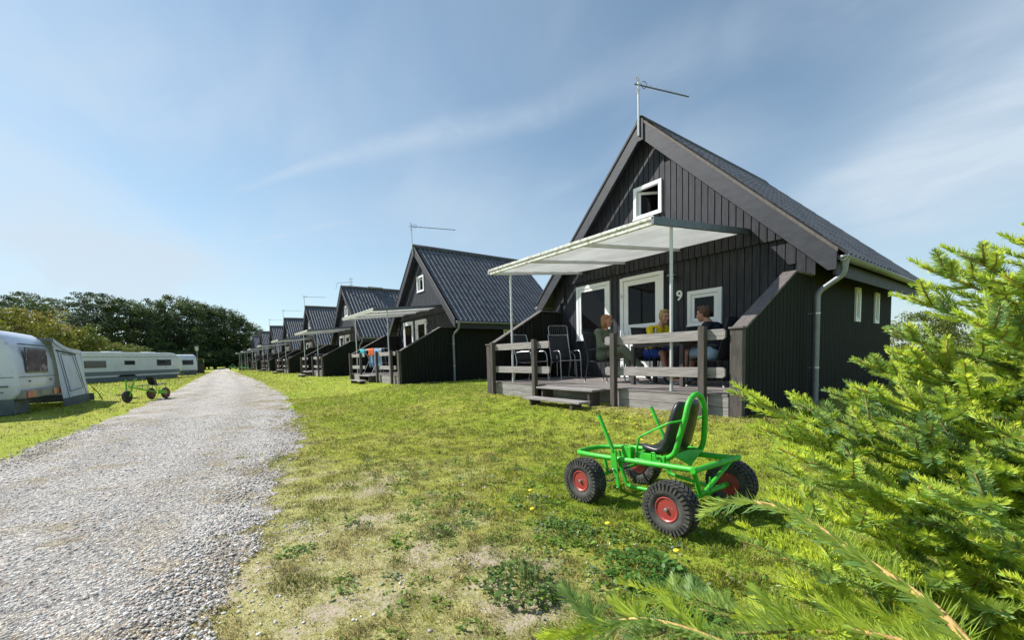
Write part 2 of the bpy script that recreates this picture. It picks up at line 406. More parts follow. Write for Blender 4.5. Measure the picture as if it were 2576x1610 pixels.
def gravel_mat():
    M = bpy.data.materials.new('road_gravel'); M.use_nodes = True; t = M.node_tree; b = t.nodes['Principled BSDF']; L = t.links.new
    tc = t.nodes.new('ShaderNodeTexCoord'); a = t.nodes.new('ShaderNodeAttribute'); a.attribute_name = 'col'
    def vor(sc):
        v = t.nodes.new('ShaderNodeTexVoronoi'); v.inputs['Scale'].default_value = sc; L(tc.outputs['Object'], v.inputs['Vector']); return v
    v1, v2 = vor(60), vor(150)
    sp = t.nodes.new('ShaderNodeSeparateColor'); L(v1.outputs['Color'], sp.inputs[0])
    sp2 = t.nodes.new('ShaderNodeSeparateColor'); L(v2.outputs['Color'], sp2.inputs[0])
    r = t.nodes.new('ShaderNodeValToRGB'); r.color_ramp.elements[0].color = (.45, .44, .46, 1); r.color_ramp.elements[1].color = (1.75, 1.7, 1.62, 1)
    e = r.color_ramp.elements.new(.5); e.color = (.95, .93, .92, 1)
    L(sp.outputs[0], r.inputs[0])
    mu = t.nodes.new('ShaderNodeMix'); mu.data_type = 'RGBA'; mu.blend_type = 'MULTIPLY'; mu.inputs[0].default_value = 1
    L(a.outputs['Color'], mu.inputs[6]); L(r.outputs[0], mu.inputs[7])
    r2 = t.nodes.new('ShaderNodeMapRange'); r2.inputs[3].default_value = .7; r2.inputs[4].default_value = 1.3; L(sp2.outputs[1], r2.inputs[0])
    mu2 = t.nodes.new('ShaderNodeMix'); mu2.data_type = 'RGBA'; mu2.blend_type = 'MULTIPLY'; mu2.inputs[0].default_value = 1
    L(mu.outputs[2], mu2.inputs[6]); L(r2.outputs[0], mu2.inputs[7]); L(mu2.outputs[2], b.inputs['Base Color'])
    b.inputs['Roughness'].default_value = .85
    ad = t.nodes.new('ShaderNodeMath'); ad.operation = 'ADD'; L(v1.outputs['Distance'], ad.inputs[0]); L(v2.outputs['Distance'], ad.inputs[1])
    bp = t.nodes.new('ShaderNodeBump'); bp.invert = True; bp.inputs['Strength'].default_value = .9; bp.inputs['Distance'].default_value = .012
    L(ad.outputs[0], bp.inputs['Height']); L(bp.outputs[0], b.inputs['Normal'])
    return M
o = npmesh('gravel_road', np.c_[RX, RY, RZ], F, 4, rcol, gravel_mat()); tag(o, kind='structure')
o.data.polygons.foreach_set('use_smooth', [True] * len(o.data.polygons))

# loose stones: real pebbles on the near part of the road and spilled over its edge
def ico():
    t = (1 + 5 ** .5) / 2
    v = np.array([(-1, t, 0), (1, t, 0), (-1, -t, 0), (1, -t, 0), (0, -1, t), (0, 1, t), (0, -1, -t), (0, 1, -t), (t, 0, -1), (t, 0, 1), (-t, 0, -1), (-t, 0, 1)], float)
    v /= np.linalg.norm(v[0])
    f = np.array([(0, 11, 5), (0, 5, 1), (0, 1, 7), (0, 7, 10), (0, 10, 11), (1, 5, 9), (5, 11, 4), (11, 10, 2), (10, 7, 6), (7, 1, 8), (3, 9, 4), (3, 4, 2), (3, 2, 6), (3, 6, 8), (3, 8, 9), (4, 9, 5), (2, 4, 11), (6, 2, 10), (8, 6, 7), (9, 8, 1)])
    return v, f
iv, iF = ico()
def in_view(x, y, z=0., mx=1.32, mind=.5):
    dx = x - CAM.x; dy = y - CAM.y
    dep = dx * CF.x + dy * CF.y; ri = dx * CX.x + dy * CX.y
    return (dep > mind) & (np.abs(ri) < mx * dep + .5)
def scatter(n, x0, x1, y0, y1, falloff=1.4, dmin=1.2):
    x = rng.uniform(x0, x1, n); y = rng.uniform(y0, y1, n)
    d = np.hypot(x - CAM.x, y - CAM.y)
    keep = in_view(x, y) & (rng.random(n) < np.clip((dmin / np.maximum(d, .1)) ** falloff, 0, 1))
    return x[keep], y[keep], d[keep]
def stones(n, region, size, name, zoff=.012):
    x, y, d = region
    k = len(x)
    s_ = size[0] + (size[1] - size[0]) * rng.random(k) ** 2.5
    s_ = s_ * (1 + d * .06)
    sc = np.c_[s_ * rng.uniform(.75, 1.3, k), s_ * rng.uniform(.6, 1, k), s_ * rng.uniform(.35, .7, k)]
    a = rng.uniform(0, 6.28, k); ca, sa = np.cos(a), np.sin(a)
    jit = 1 + .22 * (rng.random((k, 12, 1)) - .5)
    P = iv[None] * jit * sc[:, None, :]
    tilt = rng.normal(0, .35, k)[:, None]
    P[:, :, 2] += P[:, :, 0] * tilt * .5
    X_ = P[:, :, 0] * ca[:, None] - P[:, :, 1] * sa[:, None] + x[:, None]
    Y_ = P[:, :, 0] * sa[:, None] + P[:, :, 1] * ca[:, None] + y[:, None]
    Z_ = P[:, :, 2] + (gzf(x, y) + zoff + s_ * .1)[:, None]
    g = rng.random(k); base = np.stack([.43 + .40 * g ** 1.5, .40 + .385 * g ** 1.5, .365 + .365 * g ** 1.5], -1)
    dk = rng.random(k) < .10; base[dk] *= .5
    wr = rng.random(k) < .12; base[wr] *= np.array([1.1, .88, .75])
    cols = np.repeat(base, 12, 0)
    F_ = (iF[None] + (np.arange(k) * 12)[:, None, None]).reshape(-1, 3)
    STM = mat('stone', rough=.8, attr='col', bump=.3, bscale=60)
    return tag(npmesh(name, np.c_[X_.ravel(), Y_.ravel(), Z_.ravel()], F_, 3, cols, STM), kind='stuff')
x, y, d = scatter(1500000, -6, 6.2, -8.6, -3.0, 1.7, 1.0)
k = (y < yR(x) + .05 + .35 * (fbm(x, y, .3, 40) - .5)) & (y > yL(x) - .1)
k &= rng.random(len(x)) < 1.15 - .8 * np.clip((fbm(x, y, .3, 62) - .5) * 6, 0, 1) * (np.abs(y - yR(x)) < 2.2)
tag(stones(0, (x[k], y[k], d[k]), (.0035, .0125), 'road_stones', .014), 'loose pale grey stones covering the gravel road', 'gravel')
x, y, d = scatter(330000, -4, 5.6, -5.0, -2.4, 1.5, 1.1)
off = y - yR(x)
pr = .8 * np.exp(-np.clip(off, 0, 9) / .20) + .95 * np.clip((fbm(x, y, .30, 50) - .55) * 8, 0, 1) * np.exp(-np.clip(off, 0, 9) / .9) * (x > 1.8) + .012
k = (off > -.05) & (rng.random(len(x)) < pr * .42)
tag(stones(0, (x[k], y[k], d[k]), (.0035, .011), 'verge_stones', .002), 'stones spilled from the road into the worn grass verge', 'gravel')

# grass blades
bx = [(-3.3, 3.35, 1.13, 12)]
def blocked(x, y):
    b = (y < yR(x) - .02 - .75 * np.clip((fbm(x, y, .3, 62) - .52) * 5, 0, 1)) & (y > yL(x) - .02)
    for k in range(8):
        cx_ = -12.364 * k
        b |= (np.abs(x - cx_) < 3.2) & (y > 1.15) & (y < 9.2)
    return b & True
def blades(x, y, d, hscale=1., wmin=.0022):
    k = len(x); c, dirt, dr = turf_col(x, y)
    tuft = np.clip((fbm(x, y, .10, 71, 3) - .35) * 2.6, .25, 1.7)
    h = (.012 + .030 * rng.random(k) ** 1.6) * (1.3 - .6 * dr) * hscale * (1 + .03 * d) * tuft
    w = np.maximum(wmin, .00115 * d) * rng.uniform(.7, 1.4, k)
    a = rng.uniform(0, 6.28, k); lean = rng.uniform(.15, 1.0, k) * h
    la = a + rng.normal(0, .7, k) + 1.57
    z = gzf(x, y)
    wx, wy = np.cos(a) * w / 2, np.sin(a) * w / 2
    p0 = np.c_[x - wx, y - wy, z - .003]; p1 = np.c_[x + wx, y + wy, z - .003]
    mx_ = lean * .35; p3 = np.c_[x + np.cos(la) * mx_ + wx * .8, y + np.sin(la) * mx_ + wy * .8, z + h * .6]; p4 = np.c_[x + np.cos(la) * mx_ - wx * .8, y + np.sin(la) * mx_ - wy * .8, z + h * .6]
    p2 = np.c_[x + np.cos(la) * lean, y + np.sin(la) * lean, z + h]
    P = np.stack([p0, p1, p3, p2, p4], 1).reshape(-1, 3)
    v = rng.random(k)[:, None]
    strawm = (rng.random(k) < .12 + .42 * dr)[:, None]
    c = c * (.60 + .85 * v); c = np.where(strawm, np.array([.66, .56, .27]) * (.6 + .6 * v), c)
    dkb = (rng.random(k) < .10 * (d < 7) + .45 * (d < 9) * np.clip((fbm(x, y, .2, 81) - .5) * 5, 0, 1) * (dr > .25))[:, None]
    c = np.where(dkb, np.array([.15, .195, .045]) * (.6 + .8 * v), c)
    cols = np.repeat(c, 5, 0)
    F_ = (np.array([0, 1, 2, 3, 4])[None] + (np.arange(k) * 5)[:, None])
    return P, F_, cols
x, y, d = scatter(5200000, -9, 6.6, -5.3, 3.0, 1.6, 1.95)
c_, dirt, dr = turf_col(x, y)
k = ~blocked(x, y) & (rng.random(len(x)) < (1 - .72 * dirt) * (1 - .12 * dr) * (.35 + .65 * np.clip(fbm(x, y, .12, 60) * 2 - .3, 0, 1)))
P, F_, cs = blades(x[k], y[k], d[k])
tag(npmesh('near_grass', P, F_, 5, cs, GRASSM), 'short patchy lawn grass, green near the kart and straw-dry beside the gravel', 'grass', kind='stuff')
print('near blades', k.sum())
x, y, d = scatter(2600000, -70, 8, -16, 9, 1.25, 2.6)
k = ~blocked(x, y) & (d > 5) & ~((x > -9) & (y > -5.3) & (y < 3))
P, F_, cs = blades(x[k], y[k], d[k], 1.3)
tag(npmesh('far_grass', P, F_, 5, cs, GRASSM), 'bright sunlit lawn grass around the cabins and caravans', 'grass', kind='stuff')
print('far blades', k.sum())

# leafy weeds
def leaves(cx, cy, n, rad, hmax, size, col_, parent=None, name='leaf', seed=1, up=.5, base_z=None):
    rg = np.random.default_rng(seed)
    a = rg.uniform(0, 6.28, n); rr = rad * np.sqrt(rg.random(n)); x = cx + rr * np.cos(a) * 1.15; y = cy + rr * np.sin(a)
    h = hmax * (1 - (rr / rad) ** 2 * .75) * rg.uniform(.25, 1, n)
    L_ = size * rg.uniform(.6, 1.35, n); W = L_ * rg.uniform(.38, .6, n)
    b = a + rg.normal(0, .9, n); el = rg.normal(up, .45, n)
    dx = np.c_[np.cos(b) * np.cos(el), np.sin(b) * np.cos(el), np.sin(el)]; sx_ = np.c_[-np.sin(b), np.cos(b), rg.normal(0, .3, n)]
    o_ = np.c_[x, y, (gzf(x, y) if base_z is None else base_z) + h]
    pts = [(-.02, .08), (.3, .5), (.62, .46), (1, 0), (.62, -.46), (.3, -.5)]
    P = np.stack([o_ + dx * (L_ * u)[:, None] + sx_ * (W * v_)[:, None] + np.array([0, 0, 1.]) * (-(u ** 2) * L_ * .35 + abs(v_) * W * .25)[:, None] for u, v_ in pts], 1).reshape(-1, 3)
    v = rg.random(n)[:, None]; c = np.array(col_)[None] * (.6 + .85 * v)
    return P, (np.arange(6)[None] + (np.arange(n) * 6)[:, None]), np.repeat(c, 6, 0)
# spreading clover / plantain mats among the turf
Ps, Fs, Cs = [], [], []; off_ = 0
rg = np.random.default_rng(77)
mats_ = [(4.36, -2.95, 60, .45), (3.6, -2.95, 50, .42), (4.75, -2.8, 55, .4), (3.1, -2.3, 34, .5), (2.9, -3.3, 20, .35), (3.4, -3.6, 18, .3), (4.0, -2.7, 40, .4), (2.2, -2.7, 18, .5), (5.0, -3.1, 26, .3), (1.6, -3.2, 12, .4), (3.9, -4.05, 9, .25)]
for _ in range(70):
    u_, v_ = rg.uniform(1.6, 5.0), rg.uniform(-4.6, -1.6)
    if v_ > float(yR(u_)) + .12: mats_.append((u_, v_, int(rg.integers(1, 6)), rg.uniform(.03, .12)))
for cx_, cy_, n_, r_ in mats_:
    for j in range(n_):
        a_ = rg.uniform(0, 6.28); q = r_ * math.sqrt(rg.random())
        g_ = rg.random()
        colw = (.11 + .09 * g_, .21 + .10 * g_, .03) if rg.random() < .88 else (.20, .27, .14)
        P, F_, c = leaves(cx_ + q * 1.5 * math.cos(a_), cy_ + q * math.sin(a_), int(rg.integers(7, 22)), .05, .030, rg.uniform(.016, .034), colw, seed=int(rg.integers(1e6)), up=.35)
        Ps.append(P); Fs.append(F_ + off_); Cs.append(c); off_ += len(P)
tag(npmesh('clover', np.concatenate(Ps), np.concatenate(Fs), 6, np.concatenate(Cs), WEEDM), 'low clover and plantain leaves spreading through the turf beside the kart', 'ground cover', kind='stuff')
def weed(cx_, cy_, rad, h, n, colw, label, size=.03, seed=3, stalks=0):
    r0 = empty('weed_clump', (cx_, cy_, float(gzf(cx_, cy_))))
    P, F_, c = leaves(0, 0, n, rad, h, size, colw, seed=seed, up=.5, base_z=0.0)
    npmesh('leaves', P, F_, 6, c, WEEDM, r0)
    if stalks:
        mb = MB(); rg_ = random.Random(seed)
        for i in range(stalks):
            a_ = rg_.uniform(0, 6.28); q = rad * .6 * rg_.random(); p = V(q * math.cos(a_), q * math.sin(a_), 0)
            tip = p + V(rg_.uniform(-.03, .03), rg_.uniform(-.03, .03), h * rg_.uniform(1.1, 1.8))
            mb.tube([p, (p + tip) / 2 + V(.005, 0, 0), tip], [.0016, .0014, .001], 5); mb.ball(tip, (.004, .004, .008), 6, 5)
        mb.build('flower_stalks', mat('pale_stalk', (.42, .45, .16), .7), r0)
    tag(r0, label, 'weed', 'leafy weeds in the worn grass')
weed(4.30, -3.55, .17, .13, 300, (.10, .17, .035), 'largest dark green leafy weed with pale flower stalks, in the foreground grass', .036, 3, 16)
weed(3.41, -3.50, .10, .045, 190, (.11, .16, .07), 'small dark round weed clump left of the large stalked weed', .017, 4)
weed(4.86, -3.02, .17, .08, 280, (.10, .22, .035), 'broad-leaved green weed between the rear kart wheel and the spruce', .034, 5)
weed(4.60, -2.93, .20, .10, 420, (.085, .20, .03), 'spreading broad-leaved weed directly in front of the near rear kart wheel', .036, 12)
weed(5.06, -3.10, .16, .09, 300, (.09, .20, .03), 'leafy green weed half under the spruce branches, rightmost in the grass', .032, 13)
weed(3.98, -2.86, .15, .05, 240, (.10, .19, .04), 'low leafy weed patch left of the near rear kart wheel', .026, 14)
weed(3.35, -2.62, .10, .04, 120, (.12, .16, .08), 'small grey-green weed on the turf ahead of the front kart wheel', .022, 6)
weed(2.95, -3.95, .09, .04, 110, (.07, .12, .03), 'low green tuft beside the gravel edge, left of the other weeds', .02, 8)
# dandelion flowers
DAND = mat('dandelion_yellow', (.85, .68, .03), .7)
first = None
dl = []
rgd = random.Random(5)
for px_, py_, n_ in ((2.0, .25, 8), (2.5, -.2, 7), (1.2, -.3, 4), (3.2, -.6, 5), (3.75, -2.75, 2), (4.3, -2.65, 2)):
    for i in range(n_): dl.append((px_ + rgd.uniform(-.5, .5), py_ + rgd.uniform(-.35, .35)))
for i, (px_, py_) in enumerate(dl):
    if first is None:
        first = empty('dandelion', (0, 0, 0))
        mb = MB(); mb.tube([(0, 0, 0), (.004, 0, .025), (.002, .002, .045)], .0018, 5); mb.build('stem', mat('green_stem', (.15, .22, .05), .6), first)
        mb = MB(); mb.lathe([(.003, .040), (.012, .045), (.017, .050), (.014, .055), (.004, .057)], (0, 0, 0), seg=12); mb.build('flower_head', DAND, first)
        t_ = first
    else: t_ = copy_tree(first)
    t_.location = (px_, py_, float(gzf(px_, py_))); t_.scale = (1.1,) * 3
    tag(t_, 'small yellow dandelion flower in the lawn between the green kart and the nearest terrace', 'flower', 'dandelions in the lawn')
# ---------------------------------------------------------------- cabins
S = 12.364
APX, SLOPE_HALF = 6.13, 3.72
def rtop(x): return APX - abs(x)
def boards(mb, y0, y1, xa, xb, zb, zt, pitch=.14, gap=.014, openings=(), off=0.0, axis='x'):
    """vertical boards on plane; zt/zb functions of x; openings (x0,x1,z0,z1)"""
    cuts = sorted({xa, xb} | {o[0] for o in openings} | {o[1] for o in openings})
    k0 = math.floor((xa - off) / pitch)
    k = k0
    while off + k * pitch < xb - 1e-6:
        l = max(off + k * pitch + gap / 2, xa); r = min(off + (k + 1) * pitch - gap / 2, xb); k += 1
        if r - l < .003: continue
        cs = [l] + [c for c in cuts if l + 1e-4 < c < r - 1e-4] + [r]
        for a, b in zip(cs[:-1], cs[1:]):
            mid = (a + b) / 2
            seg = [(zb(a), zb(b), zt(a), zt(b))]
            for o_ in openings:
                if o_[0] - 1e-6 <= mid <= o_[1] + 1e-6:
                    ns = []
                    for s_ in seg:
                        if s_[0] < o_[2]: ns.append((s_[0], s_[1], min(o_[2], s_[2]), min(o_[2], s_[3])))
                        if s_[2] > o_[3]: ns.append((max(o_[3], s_[0]), max(o_[3], s_[1]), s_[2], s_[3]))
                    seg = ns
            for za, zb_, ta, tb in seg:
                if min(ta - za, tb - zb_) <= .002: continue
                if axis == 'x':
                    P = [(a, y0, za), (b, y0, zb_), (b, y1, zb_), (a, y1, za), (a, y0, ta), (b, y0, tb), (b, y1, tb), (a, y1, ta)]
                else:
                    P = [(y0, a, za), (y0, b, zb_), (y1, b, zb_), (y1, a, za), (y0, a, ta), (y0, b, tb), (y1, b, tb), (y1, a, ta)]
                mb.hexa(P)
def frame_rect(mb, x0, x1, z0, z1, y0, y1, w, wb=None, axis='x'):
    wb = wb or w
    def bx(a, b, c, d):
        if axis == 'x': mb.box(a, b, y0, y1, c, d)
        else: mb.box(y0, y1, a, b, c, d)
    bx(x0, x0 + w, z0, z1); bx(x1 - w, x1, z0, z1); bx(x0 + w, x1 - w, z1 - w, z1); bx(x0 + w, x1 - w, z0, z0 + wb)
def window(root, x0, x1, z0, z1, y, w=.075, sash=.06, name='window', openin=False):
    mb = MB(); frame_rect(mb, x0, x1, z0, z1, y - .035, y + .05, w)
    mb.box(x0 - .01, x1 + .01, y - .055, y - .035, z0 - .012, z0 + .02)
    fr = mb.build(name, WHITE, root, bevel=.004)
    mb = MB(); a = w + .004; s0, s1, t0, t1 = x0 + a, x1 - a, z0 + a, z1 - a
    if not openin:
        frame_rect(mb, s0, s1, t0, t1, y - .022, y + .03, sash); mb.build('sash', WHITE, fr, bevel=.003)
        MB().box(s0 + sash, s1 - sash, y + .002, y + .012, t0 + sash, t1 - sash).build('pane', GLASS, fr)
    else:   # sash swung inwards about its left edge, near-black sheet stands in for the unlit room
        ca, sa = math.cos(R(48)), math.sin(R(48)); wd = s1 - s0
        def tr(mbx):
            mbx.v = [(s0 + (vx - s0) * ca - (vy - y) * sa, y + .05 + (vx - s0) * sa + (vy - y) * ca, vz) for vx, vy, vz in mbx.v]; return mbx
        frame_rect(mb, s0, s1, t0, t1, y, y + .05, sash); tr(mb).build('sash', WHITE, fr, bevel=.003)
        m2 = MB().box(s0 + sash, s1 - sash, y + .02, y + .03, t0 + sash, t1 - sash); tr(m2).build('pane', GLASS, fr)
        MB().box(s0 - .4, s1 + .4, y + .75, y + .78, t0 - .4, t1 + .2).build('unlit_room_sheet', DARKIN, fr)
    return fr
def make_cabin():
    root = empty('cabin', (0, 0, 0))
    YF = 3.76
    ops = [(-2.37, -1.19, 1.33, 2.81), (-.83, .35, .34, 2.79), (.94, 1.68, 1.49, 2.235)]
    mb = MB()
    boards(mb, YF, YF + .02, -3.25, 3.25, lambda x: .0, lambda x: min(2.96, rtop(x) - .13), openings=ops)
    wall = mb.build('front_wall', BLACKW, root, bevel=.003)
    mb = MB()
    def open_lin(z_hi): return [(a + .02, b - .02, c + .02, d - .02) for a, b, c, d in ops + [(-.4, .35, 4.08, 4.82)]]
    boards(mb, YF + .021, YF + .06, -3.25, 3.25, lambda x: .0, lambda x: rtop(x) - .13, pitch=.13, gap=0, openings=open_lin(0))
    mb.build('wall_backing', DARKIN, root)
    mb = MB()
    zb = lambda x: 2.92 if abs(x) < 2.84 else (2.19 if abs(x) > 2.96 else 2.6)
    boards(mb, YF - .06, YF - .022, -2.84, 2.84, lambda x: 2.92, lambda x: rtop(x) - .12, openings=[(-.4, .35, 4.08, 4.82)], gap=.016)
    for s_ in (-1, 1):
        for a, b, z_ in ((2.845, 2.985, 2.44), (3.0, 3.14, 2.20), (3.15, 3.285, 2.19)):
            l, r = sorted((s_ * a, s_ * b))
            mb.hexa([(l, YF - .06, z_), (r, YF - .06, z_), (r, YF - .022, z_), (l, YF - .022, z_), (l, YF - .06, rtop(l) - .12), (r, YF - .06, rtop(r) - .12), (r, YF - .022, rtop(r) - .12), (l, YF - .022, rtop(l) - .12)])
    mb.build('gable_cladding', BLACKW, root, bevel=.003)
    # side walls
    sw = [(6.04, 6.36, 1.47, 2.17), (7.45, 7.78, 1.47, 2.16)]
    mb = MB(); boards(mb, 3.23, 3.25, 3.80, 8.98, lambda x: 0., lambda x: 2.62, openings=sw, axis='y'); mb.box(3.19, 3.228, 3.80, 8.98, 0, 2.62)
    mb.build('side_wall', SHADEW, root)
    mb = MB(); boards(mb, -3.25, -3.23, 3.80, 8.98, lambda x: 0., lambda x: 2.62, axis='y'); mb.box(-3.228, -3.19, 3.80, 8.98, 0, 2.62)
    mb.build('side_wall', SHADEW, root)
    mb = MB(); boards(mb, 8.94, 8.98, -3.18, 3.18, lambda x: 0., lambda x: rtop(x) - .13, gap=.0); mb.build('rear_wall', BLACKW, root)
    for a, b, c, d in sw:
        m1 = MB(); frame_rect(m1, a, b, c, d, 3.20, 3.285, .06, axis='y'); f = m1.build('window', WHITE, root, bevel=.003)
        m1 = MB(); frame_rect(m1, a + .064, b - .064, c + .064, d - .064, 3.21, 3.265, .035, axis='y'); m1.build('sash', WHITE, f)
        MB().box(3.225, 3.24, a + .09, b - .09, c + .09, d - .09).build('pane', GLASS, f)
    # roof: corrugated sheets in overlapping courses
    y0, y1 = 3.44, 9.62; ny = 28 * 14 + 1; ys = np.linspace(y0, y1, ny)
    wave = .058 * (.5 + .5 * np.cos((ys - y0) / (6.18 / 28) * 2 * math.pi)) ** 1.4 - .03
    for s_ in (-1, 1):
        vs, fs = [], []; nrow = 11; Ls = SLOPE_HALF / nrow
        for r_ in range(nrow):
            xa, xb = r_ * Ls - (.04 if r_ else 0), (r_ + 1) * Ls + .02
            base = len(vs)
            for (xx, lift) in ((xa, .0 if r_ else .0), ((xa + xb) / 2, .004), (xb, .009)):
                for q in range(ny):
                    h = (wave[q] + .042 + lift) * .7071
                    vs.append((s_ * (xx + h), ys[q], APX - xx + h))
            for c_ in range(2):
                for q in range(ny - 1):
                    a = base + c_ * ny + q; fs.append((a, a + 1, a + ny + 1, a + ny))
        mb = MB(); mb.add(vs, fs); o = mb.build('roof', ROOFM, root, smooth='all')
        # soffit boards
    for s_ in (-1, 1):
        mb = MB(); mb.prism([(0, 3.5, APX - .03), (s_ * 3.66, 3.5, APX - 3.69), (s_ * 3.66, 3.5, APX - 3.75), (0, 3.5, APX - .10)], (0, 6.08, 0)); mb.build('soffit', BLACKW, root)
    mb = MB(); mb.add([v for y in np.linspace(3.40, 9.66, 7) for v in ((-.20, y, APX - .10), (-.07, y, APX + .07), (0, y, APX + .115), (.07, y, APX + .07), (.20, y, APX - .10))],
                      [(i * 5 + j, i * 5 + j + 1, i * 5 + j + 6, i * 5 + j + 5) for i in range(6) for j in range(4)])
    o = mb.build('ridge_cap', RIDGEM, root, smooth='all')
    so = o.modifiers.new('s', 'SOLIDIFY'); so.thickness = .015
    # barge boards
    for s_ in (-1, 1):
        for ya, yb in ((3.39, 3.43), (9.62, 9.66)):
            mb = MB(); mb.prism([(s_ * .012, ya, APX + .02), (s_ * 3.665, ya, APX - 3.64), (s_ * 3.665, ya, 2.19), (s_ * 3.55, ya, 2.19), (s_ * .012, ya, APX - .39)], (0, yb - ya, 0))
            mb.build('bargeboard', BARGE, root, bevel=.004)
        mb = MB(); mb.prism([(s_ * .02, 3.37, APX + .045), (s_ * 3.68, 3.37, APX - 3.61), (s_ * 3.68, 3.37, APX - 3.67), (s_ * .02, 3.37, APX - .02)], (0, .018, 0)); mb.build('verge_strip', CAPW if s_ > 0 else BARGE, root)
    MB().box(-.06, .10, 3.36, 3.388, APX - .46, APX - .0).build('apex_board', BARGE, root, bevel=.004)
    # gutters, fascia, downpipe
    for s_ in (-1, 1):
        MB().box(*sorted((s_ * 3.60, s_ * 3.63)), 3.46, 9.6, 2.12, 2.34).build('fascia_board', BARGE, root)
        mb = MB(); vs = []; ns = 9
        for y in (3.42, 9.64):
            for k in range(ns): a = math.pi * k / (ns - 1); vs.append((s_ * 3.735 - .07 * math.cos(a), y, 2.40 - .075 * math.sin(a)))
        mb.add(vs, [(k, k + 1, ns + k + 1, ns + k) for k in range(ns - 1)] + [tuple(range(ns)), tuple(range(2 * ns - 1, ns - 1, -1))])
        g = mb.build('gutter', GREYPIPE, root, smooth=True); so = g.modifiers.new('s', 'SOLIDIFY'); so.thickness = .006
    mb = MB(); pth = bendpath([(3.735, 3.52, 2.38), (3.735, 3.52, 2.12), (3.40, 3.44, 1.86), (3.40, 3.44, .0)], .09, 6)
    mb.tube(pth, .044, 14); mb.tube([(3.40, 3.44, .30), (3.40, 3.44, .36)], .05, 14); mb.tube([(3.735, 3.52, 2.20), (3.735, 3.52, 2.36)], [.045, .062], 14)
    dp = mb.build('downpipe', GREYPIPE, root, smooth=True)
    mb = MB(); 
    for z_ in (.62, 1.52): mb.bar((3.27, 3.44, z_), (3.40, 3.44, z_), .02, .012); mb.tube([(3.40, 3.44, z_ - .012), (3.40, 3.44, z_ + .012)], .048, 14)
    mb.build('pipe_bracket', ALU, dp)
    # openings
    window(root, -2.37, -1.19, 1.33, 2.81, YF - .01, .09, .075)
    window(root, .94, 1.68, 1.49, 2.235, YF - .01, .085, .07)
    window(root, -.40, .35, 4.08, 4.82, YF - .06, .08, .06, openin=True)
    mb = MB(); frame_rect(mb, -.83, .35, .34, 2.79, YF - .045, YF + .05, .075, .05)
    mb.box(-.85, -.83 + .075, YF - .06, YF - .046, .34, 2.79); mb.box(.35 - .075, .37, YF - .06, YF - .046, .34, 2.79); mb.box(-.755, .275, YF - .06, YF - .046, 2.715, 2.80)
    dr = mb.build('door', WHITE, root, bevel=.003)
    mb = MB(); frame_rect(mb, -.75, .27, .40, 2.71, YF - .035, YF + .03, .125, .16); mb.box(-.625, .145, YF - .030, YF + .025, 1.48, 1.64); mb.box(-.625, .145, YF - .012, YF + .01, .56, 1.48)
    mb.build('door_leaf', WHITE, dr, bevel=.003)
    MB().box(-.625, .145, YF - .005, YF + .005, 1.64, 2.585).build('pane', GLASS, dr)
    mb = MB(); mb.box(.175, .235, YF - .05, YF - .036, 1.28, 1.56); mb.tube([(.205, YF - .05, 1.46), (.205, YF - .09, 1.46), (.08, YF - .09, 1.46)], .011, 8); mb.build('handle', ALU, dr, smooth=True)
    mb = MB()
    for z_ in (.6, 1.42, 2.35): mb.tube([(-.80, YF - .068, z_ - .05), (-.80, YF - .068, z_ + .06)], .014, 8); mb.box(-.80, -.70, YF - .066, YF - .060, z_ - .02, z_ + .02)
    mb.build('hinge', WHITEST, dr, smooth=True)
    # wing walls
    for xa, xb in ((3.07, 3.25), (-3.13, -2.97)):
        s_ = 1 if xa > 0 else -1
        zt = lambda y: 1.24 + max(0, min(1, (y - 1.26) / (2.97 - 1.26))) * (2.17 - 1.24) if y < 2.97 else 2.17
        zp = lambda y: 1.24 if y <= 1.26 else (1.24 + (y - 1.26) / 1.71 * .93 if y < 2.97 else 2.17)
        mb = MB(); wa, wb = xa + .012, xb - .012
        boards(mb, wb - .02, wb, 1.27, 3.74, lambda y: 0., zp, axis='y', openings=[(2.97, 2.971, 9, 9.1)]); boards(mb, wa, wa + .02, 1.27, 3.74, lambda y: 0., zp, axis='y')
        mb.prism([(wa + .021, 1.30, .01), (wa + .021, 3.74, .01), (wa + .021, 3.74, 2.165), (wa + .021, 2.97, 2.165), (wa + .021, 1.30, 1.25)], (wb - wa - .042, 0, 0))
        w = mb.build('wing_wall', SHADEW, root)
        MB().box(xa + .004, xb - .004, 1.17, 1.265, -.05, 1.235).build('end_post', GREYD, w, bevel=.005)
        mb = MB(); mb.prism([(xa - .012, 1.15, 1.242), (xa - .012, 1.265, 1.242), (xa - .012, 2.975, 2.175), (xa - .012, 3.70, 2.175), (xa - .012, 3.70, 2.205), (xa - .012, 2.965, 2.205), (xa - .012, 1.25, 1.272), (xa - .012, 1.15, 1.272)], (xb - xa + .024, 0, 0))
        mb.build('cap_board', CAPW, w, bevel=.004)
    # deck
    mb = MB(); y = 1.165; rgk = random.Random(3)
    while y < 3.72:
        mb.box(-2.95, 3.05, y, y + .118, .285 + rgk.uniform(-.001, .001), .32 + rgk.uniform(-.0015, .0015)); y += .126
    deck = mb.build('deck', DECKW, root, bevel=.003)
    mb = MB()
    for a, b in ((-2.62, -1.15), (1.0, 3.06)):
        mb.box(a, b, 1.175, 1.205, -.04, .128); mb.box(a, b, 1.172, 1.205, .134, .283)
    mb.box(-2.95, -2.62, 1.30, 1.33, -.04, .28); mb.box(-1.15, 1.0, 1.50, 1.53, -.04, .28)
    mb.build('skirting_board', GREYW, deck, bevel=.003)
    # posts + rails
    for x in (-2.70, -1.08, 1.10, 2.73):
        MB().box(x - .048, x + .048, 1.025, 1.12, -.08, 1.30).build('rail_post', GREYD, root, bevel=.006)
